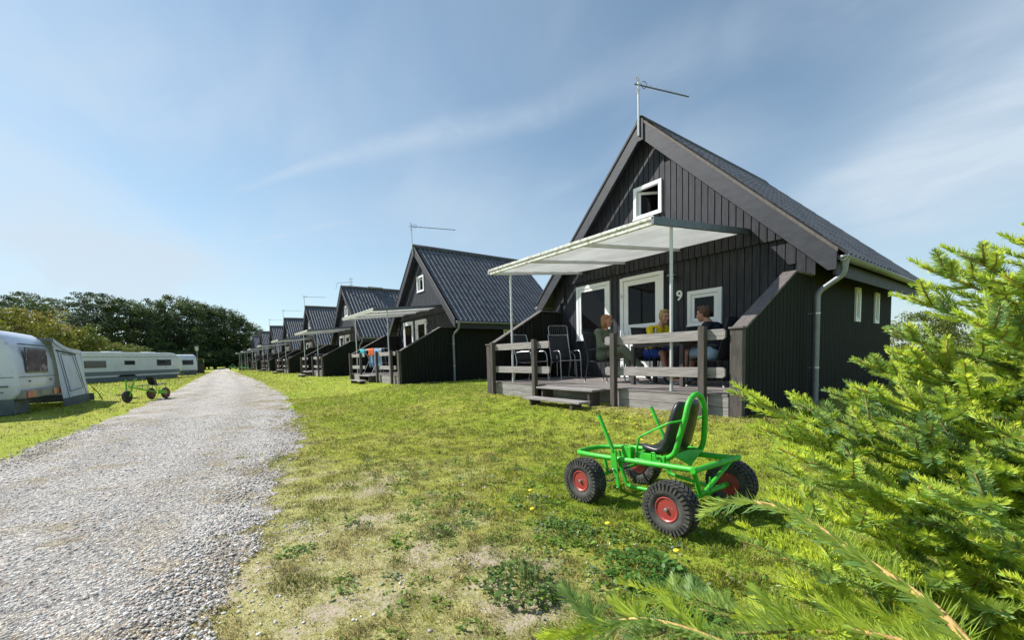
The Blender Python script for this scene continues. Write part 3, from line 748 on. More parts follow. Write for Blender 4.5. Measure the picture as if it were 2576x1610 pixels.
    def rail(a, b, z0, z1):
        c = .03
        MB().prism([(a + c, 1.123, z0), (b - c, 1.123, z0), (b, 1.123, z0 + c), (b, 1.123, z1 - c), (b - c, 1.123, z1), (a + c, 1.123, z1), (a, 1.123, z1 - c), (a, 1.123, z0 + c)], (0, .042, 0)).build('rail', GREYW, root, bevel=.003)
    for z0, z1 in ((1.10, 1.25), (.555, .705)):
        rail(.86, 3.03, z0, z1); rail(-2.84, -.66, z0, z1)
    # steps
    mb = MB()
    for y in (.80, .975): mb.box(-.72, .83, y, y + .165, .262, .297)
    st = mb.build('upper_step', GREYW, root, bevel=.004)
    for x in (-.60, .68): MB().box(x, x + .05, .84, 1.12, -.06, .26).build('step_support', GREYD, st)
    mb = MB()
    for y in (.42, .575): mb.box(-.70, .87, y, y + .148, .075, .110)
    st = mb.build('lower_step', GREYW, root, bevel=.004)
    for x in (-.52, .62): MB().box(x, x + .05, .45, .70, -.17, .074).build('step_support', GREYD, st)
    # canopy
    cz_ = lambda y: 2.88 + (y - .72) * (.29 / 2.92)
    mb = MB(); ny2 = 5; dy = (3.68 - .74) / ny2
    for k in range(ny2):
        ya, yb = .74 + k * dy, .74 + (k + 1) * dy + .03; lift = -.0
        mb.prism([(-2.14, ya, cz_(ya) + .030), (-2.14, yb, cz_(yb) + .012), (-2.14, yb, cz_(yb) + .016), (-2.14, ya, cz_(ya) + .034)], (4.33, 0, 0))
    mb.build('canopy_sheet', CANS, root)
    mb = MB()
    for x in (-2.12, -.70, .75):
        mb.prism([(x, .74, cz_(.74) - .055), (x, 3.69, cz_(3.69) - .055), (x, 3.69, cz_(3.69) + .008), (x, .74, cz_(.74) + .008)], (.04, 0, 0))
    mb.build('canopy_rafter', WHITEST, root, bevel=.002)
    mb = MB(); mb.box(-2.16, 2.20, .68, .735, 2.83, 2.925); mb.box(-2.16, 2.20, .66, .679, 2.90, 2.95); mb.build('canopy_gutter', CANW, root, bevel=.006)
    mb = MB()
    for xa in (2.165,): mb.prism([(xa, .66, cz_(.66) - .05), (xa, 3.70, cz_(3.70) - .05), (xa, 3.70, cz_(3.70) + .065), (xa, .66, cz_(.66) + .065)], (.045, 0, 0))
    mb.build('canopy_side_flashing', ALUDK, root, bevel=.003)
    mb = MB(); mb.prism([(-2.19, .66, cz_(.66) - .03), (-2.19, 3.70, cz_(3.70) - .03), (-2.19, 3.70, cz_(3.70) + .05), (-2.19, .66, cz_(.66) + .05)], (.03, 0, 0)); mb.build('canopy_side_flashing', WHITEST, root)
    for x in (-2.075, 2.135):
        MB().tube([(x, 1.225, .32), (x, 1.225, cz_(1.225) - (.0 if x > 0 else .05))], .026, 12).build('canopy_post', WHITEST, root, smooth=True)
    # wall lamp
    mb = MB(); mb.lathe([(.01, 2.66), (.12, 2.625), (.125, 2.615), (.02, 2.63), (.018, 2.60)], (.63, YF - .13, 0), seg=20); mb.tube(bendpath([(.63, YF - .13, 2.64), (.63, YF - .13, 2.70), (.63, YF - .0, 2.70)], .03), .012, 8)
    lp = mb.build('wall_lamp', ALU, root, smooth=True)
    MB().ball((.63, YF - .13, 2.565), (.04, .04, .055), 12, 8).build('bulb', mat('lamp_globe', (.7, .68, .62), .3), lp, smooth='all')
    return root
def add_antenna(root, boom=1.2, ht=7.0, kind=0):
    mb = MB()
    if kind == 0:
        mb.tube([(0.0, 3.345, 5.78), (0.0, 3.345, ht)], .022, 10)
        a = root and mb.build('antenna', WHITEST, root, smooth=True)
        d = V(.29, .96, 0); p0 = V(-.02, 3.30, ht - .13); p1 = p0 + d * boom
        mb = MB(); mb.bar(p0 - d * .06, p1, .022, .022)
        n = V(-.96, .29, 0)
        for i in range(11):
            c = p0 + d * (boom * (i + .5) / 11); l = .13 - .004 * i; mb.bar(c - n * l, c + n * l, .006, .006)
        mb.tube(smooth_path([p0 + d * .12 + V(0, 0, .05), p0 + d * .20 + V(0, 0, .10), p0 + d * .28 + V(0, 0, .05), p0 + d * .2 + V(0, 0, -.06)], 5, True), .008, 6, closed=True)
        for s_ in (-1, 1):
            mb.bar(p0 + d * .04, p0 + d * .0 + V(0, 0, s_ * .16), .008, .008); mb.bar(p0 + V(0, 0, s_ * .16) - n * .1, p0 + V(0, 0, s_ * .16) + n * .1, .008, .008)
        mb.build('boom', ALUDK, a)
    else:
        mb.tube([(0.0, 4.1, 6.0), (0.0, 4.1, ht)], .02, 8)
        a = mb.build('antenna', WHITEST, root, smooth=True)
        mb = MB()
        for z_ in (.15, .35, .55): mb.bar((-.12, 4.0, ht - z_), (.12, 4.2, ht - z_), .02, .02)
        mb.bar((0, 4.1, ht - .35), (-.15, 3.2, ht - .45), .02, .02); mb.bar((-.15, 3.2, ht - .45), (-.2, 3.1, ht - .9), .012, .012)
        mb.build('boom', ALUDK, a)
def digits(root, txt):
    cu = bpy.data.curves.new('n', 'FONT'); cu.body = txt; cu.size = .30; cu.extrude = .01; cu.align_x = 'CENTER'; cu.align_y = 'CENTER'; cu.offset = .006
    t = bpy.data.objects.new('t', cu); col.objects.link(t)
    dg = bpy.context.evaluated_depsgraph_get(); me = bpy.data.meshes.new_from_object(t.evaluated_get(dg))
    bpy.data.objects.remove(t); me.transform(Matrix.Rotation(R(90), 4, 'X')); me.materials.clear(); me.materials.append(WHITE)
    o = bpy.data.objects.new('house_number', me); col.objects.link(o); o.parent = root; o.location = (.745, 3.76 - .02, 2.17)
base_cabin = make_cabin()
lab = ['nearest black wooden cabin, with the white number 9 on its front wall',
       'black cabin next behind number 9, with washing hung on its terrace railing',
       'third black cabin along the row, with an upright antenna and pale ridge patch',
       'fourth black cabin along the row, just behind the one with the upright antenna',
       'fifth black cabin along the row, behind the brown steps of its terrace',
       'sixth black cabin from the front, with a green kart parked before its terrace',
       'seventh black cabin from the front, last but one of the row',
       'farthest black cabin at the end of the row, beside the dark trees']
cabins = []
for k in range(8):
    c = base_cabin if k == 0 else copy_tree(base_cabin)
    c.location = (-S * k, 0, 0); cabins.append(c)
    tag(c, lab[k], 'cabin', 'black wooden cabins in a row')
digits(cabins[0], '9')
for k in range(8):
    if k == 2: add_antenna(cabins[k], kind=1, ht=6.85)
    elif k < 6: add_antenna(cabins[k], boom=(1.45, 2.1, 0, 1.9, 1.9, 1.9)[k], ht=7.0 if k == 0 else 7.15)
mb = MB(); mb.box(-.21, .215, 5.2, 6.3, 6.17, 6.26); mb.build('ridge_patch', mat('pale_metal_patch', (.35, .36, .36), .5), cabins[2])
# ---------------------------------------------------------------- terrace furniture
def patio_chair(name='patio_chair', tube=DKTUBE, high=1.0):
    """faces +x, origin on the deck under the seat centre; scaled like the cabin"""
    r0 = empty(name); k = 1.12
    W = .27 * k; sh = .43 * k
    for s_ in (-1, 1):
        y = s_ * W
        pth = bendpath([(.27 * k, y, 0), (.24 * k, y, .56 * k), (.18 * k, y, .66 * k), (-.20 * k, y, .64 * k)], .08)
        MB().tube(pth, .012, 8).build('armrest', tube, r0, smooth=True)
        MB().tube(bendpath([(-.30 * k, y, 0), (-.20 * k, y, sh), (-.36 * k, y, high * 1.05 * k)], .05), .012, 8).build('leg', tube, r0, smooth=True)
        mb = MB()
        mb.tube([(.27 * k, y, 0), (.27 * k, y, .03)], .017, 8); mb.tube([(-.30 * k, y, 0), (-.30 * k, y, .03)], .017, 8)
        mb.build('foot_cap', FOOTW, r0, smooth=True)
    vs = []; fs = []; n = 7
    for i in range(n + 1):
        t = i / n; z = sh - .03 * math.sin(math.pi * t); vs += [((.25 - .45 * t) * k, -W + .015, z), ((.25 - .45 * t) * k, W - .015, z)]
    for i in range(n): fs.append((2 * i, 2 * i + 1, 2 * i + 3, 2 * i + 2))
    mb = MB(); mb.add(vs, fs); o = mb.build('seat', BLKTX, r0, smooth='all'); so = o.modifiers.new('s', 'SOLIDIFY'); so.thickness = .012
    vs = []; fs = []
    for i in range(n + 1):
        t = i / n; x = (-.20 - .16 * t) * k; z = sh + (high * 1.05 * k - sh) * t
        for q in (-1, 0, 1): vs.append((x - (.025 if q == 0 else 0), q * (W - .012), z))
    for i in range(n):
        for q in range(2): a = i * 3 + q; fs.append((a, a + 1, a + 4, a + 3))
    mb = MB(); mb.add(vs, fs); o = mb.build('backrest', BLKTX, r0, smooth='all'); so = o.modifiers.new('s', 'SOLIDIFY'); so.thickness = .012
    MB().tube([(-.36 * k, -W, high * 1.05 * k), (-.375 * k, 0, high * 1.045 * k), (-.36 * k, W, high * 1.05 * k)], .011, 8).build('top_bar', tube, r0, smooth=True)
    MB().tube([(.255 * k, -W, sh - .01), (.255 * k, W, sh - .01)], .011, 8).build('stretcher', tube, r0, smooth=True)
    return r0
DZ = .322
chA = patio_chair(tube=DKTUBE)
chairs = []
def put(c, x, y, a, label, group='black patio chairs on the terraces', z=DZ):
    c.location = (x, y, z); c.rotation_euler = (0, 0, R(a)); tag(c, label, 'chair', group); chairs.append(c); return c
put(chA, -.24, 2.42, 0, 'black patio chair the woman in green sits on')
put(copy_tree(chA), .62, 2.98, -20, 'black patio chair the boy in the yellow top sits on')
put(copy_tree(chA), 2.12, 2.50, 184, 'black patio chair the boy in the dark jacket sits on')
chB = patio_chair(tube=ALU)
put(chB, -2.12, 3.02, -14, 'empty black patio chair with silver armrests before the folded recliner')
put(copy_tree(chB), -2.25, 1.95, 12, 'empty black patio chair in the left corner behind the low railing')
chC = patio_chair(high=1.12)
put(chC, 2.66, 2.95, 200, 'tall-backed black patio chair standing empty against the right wing wall')
# folded recliner
rc_ = empty('folded_recliner', (-2.62, 3.32, DZ), R(-14))
mb = MB()
for s_ in (-1, 1):
    mb.tube(bendpath([(-.10, s_ * .30, 0), (.02, s_ * .30, .55), (-.14, s_ * .30, 1.42)], .1), .013, 8)
mb.tube(bendpath([(-.13, -.30, 1.40), (-.14, -.27, 1.45), (-.14, .27, 1.45), (-.13, .30, 1.40)], .03), .013, 8)
mb.build('backrest_frame', ALU, rc_, smooth=True)
mb = MB()
for i in range(9):
    y = -.24 + .06 * i; mb.tube([(-.13, y, 1.44), (-.05, y, .95), (.02, y, .60)], .004, 5)
mb.build('backrest_cords', mat('grey_cord', (.20, .20, .21), .7), rc_)
mb = MB(); mb.tube(bendpath([(.30, -.28, .05), (.30, -.28, .60), (.05, -.28, .72), (.05, .28, .72), (.30, .28, .60), (.30, .28, .05)], .05), .012, 8)
mb.tube(bendpath([(.45, -.25, .0), (.40, -.25, .45), (.02, -.27, .42)], .06), .010, 8); mb.tube(bendpath([(.45, .25, .0), (.40, .25, .45), (.02, .27, .42)], .06), .010, 8); mb.tube([(.45, -.25, .012), (.45, .25, .012)], .010, 8)
mb.build('leg_frame', ALU, rc_, smooth=True)
MB().box(.03, .08, -.32, -.29, .40, .75).build('armrest', WHITEST, rc_, bevel=.01)
tag(rc_, 'folded recliner frame with thin cords leaning upright by the left window', 'recliner')
# chairs on the other terraces
for k, (dx, dy, a) in ((1, (-1.9, 2.4, 10)), (1, (.2, 2.9, -60)), (2, (1.2, 2.5, 160)), (2, (-1.6, 2.2, 0)), (3, (-.6, 2.3, 30)), (3, (1.8, 2.2, 190)), (4, (0, 2.1, 20)), (4, (2, 2.4, 170)), (5, (-1, 2, 0)), (5, (1.2, 2.3, 180)), (6, (0, 2.2, 40)), (7, (0, 2.2, 0))):
    n_ = ['', 'second', 'third', 'fourth', 'fifth', 'sixth', 'seventh', 'farthest'][k]
    put(copy_tree(chB), -S * k + dx, dy, a, ('left-hand' if dx < .1 else 'right-hand') + ' patio chair on the terrace of the %s cabin in the row' % n_)
# table
tb = empty('terrace_table', (1.30, 2.42, DZ))
WOODT = mat('dark_table_wood', (.10, .085, .075), .6, c2=(.15, .13, .115), nscale=3, stretch=(1, 8, 1), bump=.3)
mb = MB()
for i in range(6): mb.box(-.62, .62, -.42 + i * .142, -.42 + i * .142 + .132, .80, .828)
mb.build('tabletop', WOODT, tb, bevel=.004)
for sx_ in (-1, 1):
    for sy_ in (-1, 1):
        MB().box(sx_ * .52 - .035, sx_ * .52 + .035, sy_ * .36 - .035, sy_ * .36 + .035, 0, .76).build('leg', GREYD, tb, bevel=.005)
mb = MB(); mb.box(-.50, .50, -.39, -.37, .73, .799); mb.box(-.50, .50, .37, .39, .73, .799); mb.build('apron', GREYD, tb)
tag(tb, 'dark slatted wooden table between the three people on the terrace', 'table')
def mug(x, y, c, lab_):
    m_ = empty('cup', (x, y, DZ + .83)); MB().lathe([(.033, 0), (.040, .10), (.036, .10), (.030, .012)], seg=16).build('cup_body', mat('cup_' + lab_.split()[0], c, .35), m_, smooth=True)
    MB().tube(bendpath([(.038, 0, .08), (.068, 0, .075), (.066, 0, .03), (.035, 0, .025)], .02), .006, 6).build('handle', mat('cup_' + lab_.split()[0], c, .35), m_, smooth=True)
    tag(m_, lab_, 'cup')
mug(1.62, 2.25, (.75, .74, .72), 'white mug on the table before the boy in the dark jacket')
mug(1.72, 2.62, (.62, .25, .20), 'reddish mug on the table beside the white one')
bt = empty('bottle', (1.16, 2.24, DZ + .83)); MB().lathe([(.03, 0), (.034, .01), (.034, .14), (.013, .19), (.013, .23)], seg=16).build('bottle_body', mat('bottle_plastic', (.55, .56, .55), .2), bt, smooth=True)
MB().lathe([(.015, .228), (.015, .248)], seg=12).build('bottle_cap', WHITE, bt); tag(bt, 'small pale bottle on the table in front of the boy in yellow', 'bottle')

# ---------------------------------------------------------------- people
def capsule(mb, p, q, r0, r1, seg=14):
    p = Vector(p); q = Vector(q); d = q - p; n = 6
    pts = [p - d.normalized() * r0 * math.cos(a) for a in (R(10), R(40), R(65))]
    rs = [r0 * math.sin(a) for a in (R(10), R(40), R(65))]
    for i in range(n + 1): t = i / n; pts.append(p + d * t); rs.append(r0 + (r1 - r0) * t)
    for a in (R(65), R(40), R(10)): pts.append(q + d.normalized() * r1 * math.cos(a)); rs.append(r1 * math.sin(a))
    mb.tube(pts, rs, seg)
def remesh(mb, name, material, parent, vox=.008, sm=3):
    o = mb.build('tmp', material)
    rm = o.modifiers.new('r', 'REMESH'); rm.mode = 'VOXEL'; rm.voxel_size = vox
    s_ = o.modifiers.new('s', 'SMOOTH'); s_.factor = .5; s_.iterations = sm
    dg = bpy.context.evaluated_depsgraph_get(); me = bpy.data.meshes.new_from_object(o.evaluated_get(dg))
    bpy.data.objects.remove(o); me.name = name
    me.polygons.foreach_set('use_smooth', [True] * len(me.polygons))
    n = bpy.data.objects.new(name, me); col.objects.link(n); n.parent = parent
    return n
def frame_dir(d, up=(0, 0, 1)):
    d = Vector(d).normalized(); u = Vector(up); s_ = d.cross(u).normalized(); u = s_.cross(d).normalized()
    return d, s_, u     # forward, right, up
def head(mb, c, face, k=1.0, tilt=0.0):
    """face: unit dir (xy); returns transform func head-space(f, s, u)->world"""
    d, s_, u = frame_dir((face[0], face[1], tilt))
    T = lambda f, s, z: Vector(c) + d * f * k + s_ * s * k + u * z * k
    def ell(f, s, z, rf, rs, rz):
        m2 = MB(); m2.ball((0, 0, 0), (1, 1, 1), 18, 12)
        m2.v = [tuple(T(f + v[0] * rf, s + v[1] * rs, z + v[2] * rz)) for v in m2.v]; mb.add(m2.v, m2.f)
    ell(-.008, 0, .03, .098, .078, .092); ell(.012, 0, -.025, .074, .064, .082); ell(.045, 0, -.085, .036, .038, .03)
    ell(.088, 0, -.012, .020, .011, .022); ell(.078, 0, .008, .014, .012, .03); ell(.072, 0, -.062, .018, .024, .010); ell(.060, -.032, .012, .018, .02, .012)
    ell(.068, 0, .035, .02, .05, .012)
    for q in (-1, 1): ell(-.005, q * .079, -.008, .018, .012, .032); ell(.045, q * .045, -.025, .03, .022, .028)
    return T, ell
def hair(parent, c, face, k, material, style):
    mb = MB(); T, ell = head(MB(), c, face, k)
    def e2(f, s, z, rf, rs, rz):
        m2 = MB(); m2.ball((0, 0, 0), (1, 1, 1), 18, 12); m2.v = [tuple(T(f + v[0] * rf, s + v[1] * rs, z + v[2] * rz)) for v in m2.v]; mb.add(m2.v, m2.f)
    if style == 'bob':
        e2(-.032, 0, .045, .102, .094, .092); e2(-.055, 0, -.03, .068, .095, .10)
        for q in (-1, 1): e2(-.038, q * .080, -.035, .040, .026, .090); e2(.035, q * .055, .085, .045, .035, .028)
        e2(-.05, 0, -.10, .05, .085, .04)
    else:
        e2(-.022, 0, .052, .105, .088, .088); e2(-.055, 0, .0, .062, .078, .075); e2(.05, .01, .105, .05, .07, .028)
        for q in (-1, 1): e2(-.02, q * .072, .03, .055, .02, .045)
        rg_ = random.Random(2)
        for i in range(14): e2(rg_.uniform(-.07, .07), rg_.uniform(-.06, .06), rg_.uniform(.10, .135), .03, .018, .018)
    h = remesh(mb, 'hair', material, parent, .009, 2)
    tex = None
    return h
def paint_face(o, T):
    me = o.data; me.materials.clear()
    for m_ in (SKIN, EYEM, LIP): me.materials.append(m_)
    co = np.empty(len(me.polygons) * 3, np.float32); me.polygons.foreach_get('center', co); co = co.reshape(-1, 3)
    mi = np.zeros(len(me.polygons), np.int32)
    for q in (-1, 1):
        p = np.array(T(.082, q * .031, .010)); mi[np.linalg.norm((co - p) * (1, 1, 1.6), axis=1) < .016] = 1
        p = np.array(T(.080, q * .032, .034)); mi[(np.abs(co[:, 2] - p[2]) < .005) & (np.linalg.norm(co[:, :2] - p[:2], axis=1) < .022)] = 1
    p = np.array(T(.086, 0, -.060)); mi[(np.abs(co[:, 2] - p[2]) < .006) & (np.linalg.norm(co[:, :2] - p[:2], axis=1) < .026)] = 2
    me.polygons.foreach_set('material_index', mi)
def hand(mb, w, d, side, k=1.0, curl=.5, up=(0, 0, 1)):
    """w wrist point, d direction to the fingers, side: +1 thumb to the right"""
    f, s_, u = frame_dir(d, up); w = Vector(w)
    capsule(mb, w, w + f * .05 * k, .023 * k, .030 * k, 10)
    for i, (off, L_) in enumerate(((-.026, .070), (-.009, .080), (.009, .076), (.026, .060))):
        a = w + f * .075 * k + s_ * off * k
        b = a + (f * math.cos(curl * .6) - u * math.sin(curl * .6)) * L_ * .45 * k
        c = b + (f * math.cos(curl * 1.5) - u * math.sin(curl * 1.5)) * L_ * .32 * k
        e = c + (f * math.cos(curl * 2.4) - u * math.sin(curl * 2.4)) * L_ * .25 * k
        capsule(mb, a - f * .03 * k, a, .0125 * k, .0115 * k, 8); capsule(mb, a, b, .0115 * k, .0105 * k, 8); capsule(mb, b, c, .0105 * k, .0095 * k, 8); capsule(mb, c, e, .0095 * k, .008 * k, 8)
    t0 = w + f * .02 * k + s_ * side * .024 * k; t1 = t0 + (f * .6 + s_ * side * .8).normalized() * .042 * k; t2 = t1 + (f * .95 + s_ * side * .15 - u * .3).normalized() * .032 * k
    capsule(mb, t0, t1, .015 * k, .012 * k, 8); capsule(mb, t1, t2, .012 * k, .009 * k, 8)
def person(J, k, face, tilt, label, hairm, style, top, bottom, long_sl, long_leg, shoe, extra=None):
    r0 = empty('person', (J['pelvis'][0], J['pelvis'][1], DZ)); base = Vector(r0.location)
    L = {a: Vector(b) - base for a, b in J.items()}
    mb = MB(); T, _ = head(mb, L['head'], face, k, tilt)
    neck = L['chest'] + (L['head'] - L['chest']) * .55
    capsule(mb, L['neck'], L['head'] + (L['neck'] - L['head']) * .3, .052 * k, .050 * k)
    capsule(mb, L['chest'], L['pelvis'], .12 * k, .125 * k); capsule(mb, L['shl'], L['shr'], .062 * k, .062 * k)
    capsule(mb, L['neck'], L['chest'], .06 * k, .11 * k); capsule(mb, L['hipl'], L['hipr'], .105 * k, .105 * k)
    for q in 'lr':
        capsule(mb, L['sh' + q], L['el' + q], .048 * k, .038 * k); capsule(mb, L['el' + q], L['wr' + q], .038 * k, .026 * k)
        capsule(mb, L['hip' + q], L['kn' + q], .082 * k, .056 * k); capsule(mb, L['kn' + q], L['an' + q], .056 * k, .037 * k)
        hd = (L['wr' + q] - L['el' + q]).normalized(); hand(mb, L['wr' + q], hd, 1 if q == 'l' else -1, k, .55)
        td = L['to' + q] - L['an' + q]; capsule(mb, L['an' + q] + V(0, 0, -.035), L['an' + q] + V(td.x, td.y, -.05) * .9, .034 * k, .028 * k)
    body = remesh(mb, 'body', SKIN, r0, .0065, 4); paint_face(body, T)
    # clothing
    rg_ = random.Random(4)
    mb = MB(); capsule(mb, L['chest'], L['pelvis'] + V(0, 0, .03), .137 * k, .140 * k); capsule(mb, L['shl'], L['shr'], .076 * k, .076 * k); capsule(mb, L['neck'] + (L['chest'] - L['neck']) * .35, L['chest'], .08 * k, .132 * k)
    f_, s_, u_ = frame_dir((face[0], face[1], 0))
    for i in range(4):
        z = .2 + .2 * i; p = L['chest'].lerp(L['pelvis'], z); capsule(mb, p - s_ * .10 * k + V(0, 0, rg_.uniform(-.02, .02)), p + s_ * .10 * k, .07 * k, .075 * k)
    for q in 'lr':
        capsule(mb, L['sh' + q], L['el' + q], .064 * k, .056 * k)
        if long_sl: capsule(mb, L['el' + q], L['el' + q].lerp(L['wr' + q], .92), .054 * k, .040 * k); capsule(mb, L['el' + q].lerp(L['wr' + q], .3), L['el' + q].lerp(L['wr' + q], .4), .054 * k, .052 * k)
    remesh(mb, 'top', top, r0, .009, 3)
    mb = MB(); capsule(mb, L['hipl'], L['hipr'], .125 * k, .125 * k); capsule(mb, L['pelvis'] + V(0, 0, .06), L['pelvis'], .128 * k, .13 * k)
    for q in 'lr':
        e = L['kn' + q] if long_leg else L['hip' + q].lerp(L['kn' + q], .72)
        capsule(mb, L['hip' + q], e, .104 * k, (.073 if long_leg else .088) * k)
        if long_leg: capsule(mb, L['kn' + q], L['kn' + q].lerp(L['an' + q], .9), .072 * k, .058 * k)
    remesh(mb, 'trousers' if long_leg else 'shorts', bottom, r0, .009, 3)
    for q in 'lr':
        mb = MB(); td = L['to' + q] - L['an' + q]; a = L['an' + q] + V(0, 0, -.04); capsule(mb, a - td.normalized() * .03, a + td * .95 + V(0, 0, -.02), .046 * k, .038 * k); capsule(mb, a, a + V(0, 0, .03), .045 * k, .045 * k)
        remesh(mb, 'shoe', shoe[0 if q == 'l' else 1], r0, .008, 2)
    hair(r0, L['head'], face, k, hairm, style)
    if extra: extra(r0, L, T)
    tag(r0, label, 'person')
K = 1.15
def hairmat(n, c, c2): return mat(n, c, .6, c2=c2, nscale=30, stretch=(3, 3, 1), bump=.6, bscale=90)
def glasses(r0, L, T):
    mb = MB()
    for q in (-1, 1):
        c = T(.094, q * .033, .010); pts = []
        for i in range(14): a = 2 * math.pi * i / 14; pts.append(T(.098, q * .033 + .024 * math.cos(a), .010 + .018 * math.sin(a)))
        mb.tube(pts, .0022, 6, closed=True); mb.tube([T(.098, q * .057, .014), T(.0, q * .086, .012)], .002, 6)
    mb.tube([T(.10, -.009, .014), T(.10, .009, .014)], .002, 6); mb.build('glasses', mat('glasses_metal', (.6, .5, .4), .3, .7), r0, smooth=True)
person(dict(head=(-.17, 2.42, 1.655), neck=(-.235, 2.42, 1.50), chest=(-.29, 2.42, 1.30), pelvis=(-.30, 2.42, .93), shl=(-.28, 2.60, 1.42), shr=(-.28, 2.24, 1.42),
            ell=(-.10, 2.66, 1.13), elr=(-.14, 2.16, 1.11), wrl=(.12, 2.52, 1.14), wrr=(.10, 2.28, 1.15), hipl=(-.24, 2.52, .90), hipr=(-.24, 2.32, .90),
            knl=(.28, 2.50, .93), knr=(.30, 2.36, 1.04), anl=(.42, 2.48, .43), anr=(.72, 2.46, .62), tol=(.60, 2.46, .36), tor=(.90, 2.40, .50)),
       1.14, (.98, .20), -.05, 'woman with short auburn hair and glasses in sage green clothes, sitting with crossed legs',
       hairmat('hair_auburn', (.42, .20, .07), (.26, .11, .04)), 'bob', cloth('sage_green_knit', (.15, .175, .115)), cloth('sage_green_trousers', (.135, .155, .10)), True, True,
       (cloth('white_trainer', (.6, .6, .58)), cloth('black_sandal', (.02, .02, .02))), glasses)
person(dict(head=(.93, 2.90, 1.66), neck=(.84, 2.93, 1.52), chest=(.72, 2.95, 1.33), pelvis=(.58, 2.98, .95), shl=(.82, 3.08, 1.44), shr=(.68, 2.76, 1.42),
            ell=(.95, 3.08, 1.19), elr=(.78, 2.62, 1.16), wrl=(1.05, 2.90, 1.22), wrr=(.98, 2.66, 1.20), hipl=(.62, 3.06, .92), hipr=(.58, 2.88, .92),
            knl=(1.08, 2.90, .94), knr=(1.02, 2.70, .93), anl=(1.12, 2.80, .46), anr=(1.16, 2.60, .45), tol=(1.28, 2.74, .36), tor=(1.34, 2.52, .36)),
       1.12, (.93, -.37), -.15, 'fair-haired boy in a yellow top and blue shorts leaning forward behind the table',
       hairmat('hair_blond', (.50, .33, .14), (.34, .20, .08)), 'short', cloth('yellow_top', (.80, .58, .01)), cloth('blue_shorts', (.02, .07, .42)), False, False,
       (cloth('dark_shoe', (.03, .03, .035)), cloth('dark_shoe', (.03, .03, .035))),
       lambda r0, L, T: MB().bar(L['shr'] + V(.10, -.02, .04), L['pelvis'] + V(.18, -.05, .15), .035, .012).build('bag_strap', cloth('black_strap', (.02, .02, .02)), r0))
person(dict(head=(1.97, 2.48, 1.60), neck=(2.06, 2.49, 1.46), chest=(2.14, 2.50, 1.27), pelvis=(2.22, 2.50, .93), shl=(2.12, 2.32, 1.38), shr=(2.12, 2.68, 1.38),
            ell=(1.95, 2.24, 1.13), elr=(1.96, 2.74, 1.13), wrl=(1.74, 2.38, 1.19), wrr=(1.76, 2.60, 1.19), hipl=(2.18, 2.40, .90), hipr=(2.18, 2.60, .90),
            knl=(1.72, 2.38, .94), knr=(1.72, 2.62, .94), anl=(1.64, 2.40, .45), anr=(1.66, 2.60, .45), tol=(1.44, 2.38, .36), tor=(1.46, 2.60, .36)),
       1.12, (-.97, -.25), -.1, 'brown-haired boy in a dark jacket, red shirt and pale blue shorts at the table',
       hairmat('hair_brown', (.13, .06, .03), (.07, .032, .018)), 'short', cloth('dark_jacket', (.018, .02, .03)), cloth('pale_blue_shorts', (.40, .52, .66)), False, False,
       (cloth('grey_shoe', (.3, .3, .3)), cloth('grey_shoe', (.3, .3, .3))),
       lambda r0, L, T: remesh((lambda q: (capsule(q, L['chest'] + V(-.05, -.01, .06), L['pelvis'] + V(-.045, -.01, .10), .112, .105), q)[1])(MB()), 'red_shirt', cloth('red_shirt', (.62, .05, .04)), r0, .009, 2))

# ---------------------------------------------------------------- washing on the second terrace
rk = empty('drying_rack', (-S - .52, 1.48, DZ))
mb = MB()
for y in (-.22, 0, .22): mb.tube([(-1.18, y, 1.12), (1.18, y, 1.12)], .006, 6)
for x in (-1.18, 1.18): mb.tube([(x, -.28, 1.12), (x, .28, 1.12)], .009, 8)
for x in (-.55, .55): mb.tube([(x, -.30, 0), (x, .22, 1.12)], .009, 8); mb.tube([(x, .30, 0), (x, -.22, 1.12)], .009, 8)
mb.build('rack_frame', WHITE, rk, smooth=True); tag(rk, 'white wire drying rack hung with washing on the second terrace', 'drying rack')
def drape(name, x0, x1, y, drop, m_, label, cat, legs=False, yo=.03):
    n = 22; vs = []; fs = []; rows = 9
    for j in range(rows + 1):
        for i in range(n + 1):
            t = i / n; x = x0 + (x1 - x0) * t; z = 1.13 - drop * max(0, (j - 1)) / (rows - 1) * (1 + .06 * math.sin(t * 9)); w = .018 * math.sin(t * 22 + j * .5) * min(1, j / 4)
            yy = y + (yo if j == 0 else -.012 + w)
            if legs and j > 4 and .46 < t < .54: x += (.06 if t > .5 else -.06) * (j - 4) / 5
            vs.append((x, yy, z if j else 1.125 - .03))
    for j in range(rows):
        for i in range(n):
            if legs and j > 4 and i == n // 2: continue
            a = j * (n + 1) + i; fs.append((a, a + 1, a + n + 2, a + n + 1))
    mb = MB(); mb.add([(v[0] - S - .52, v[1] + 1.48, v[2] + DZ) for v in vs], fs)
    o = mb.build(name, m_, None, smooth='all'); so = o.modifiers.new('s', 'SOLIDIFY'); so.thickness = .006
    tag(o, label, cat, 'washing on the drying rack')
drape('laundry', -1.12, -.45, -.22, .30, cloth('turquoise_cloth', (.03, .52, .55)), 'small turquoise cloth at the left end of the rack', 'washing')
drape('laundry', -1.05, .05, .0, .07, cloth('pink_white_cloth', (.75, .52, .60)), 'pale pink and white cloth folded over the rack between the turquoise and orange ones', 'washing')
drape('laundry', .10, .82, -.225, .30, cloth('orange_cloth', (.78, .14, .03)), 'orange-red cloth hung over the front wire of the rack', 'washing')
drape('laundry', -.50, .02, -.02, .78, cloth('light_denim', (.26, .40, .60)), 'pale denim trousers hanging beside the turquoise cloth', 'washing', True)
drape('laundry', .12, .80, .02, .92, cloth('blue_denim', (.20, .34, .55)), 'blue jeans hanging behind the orange cloth', 'washing', True)
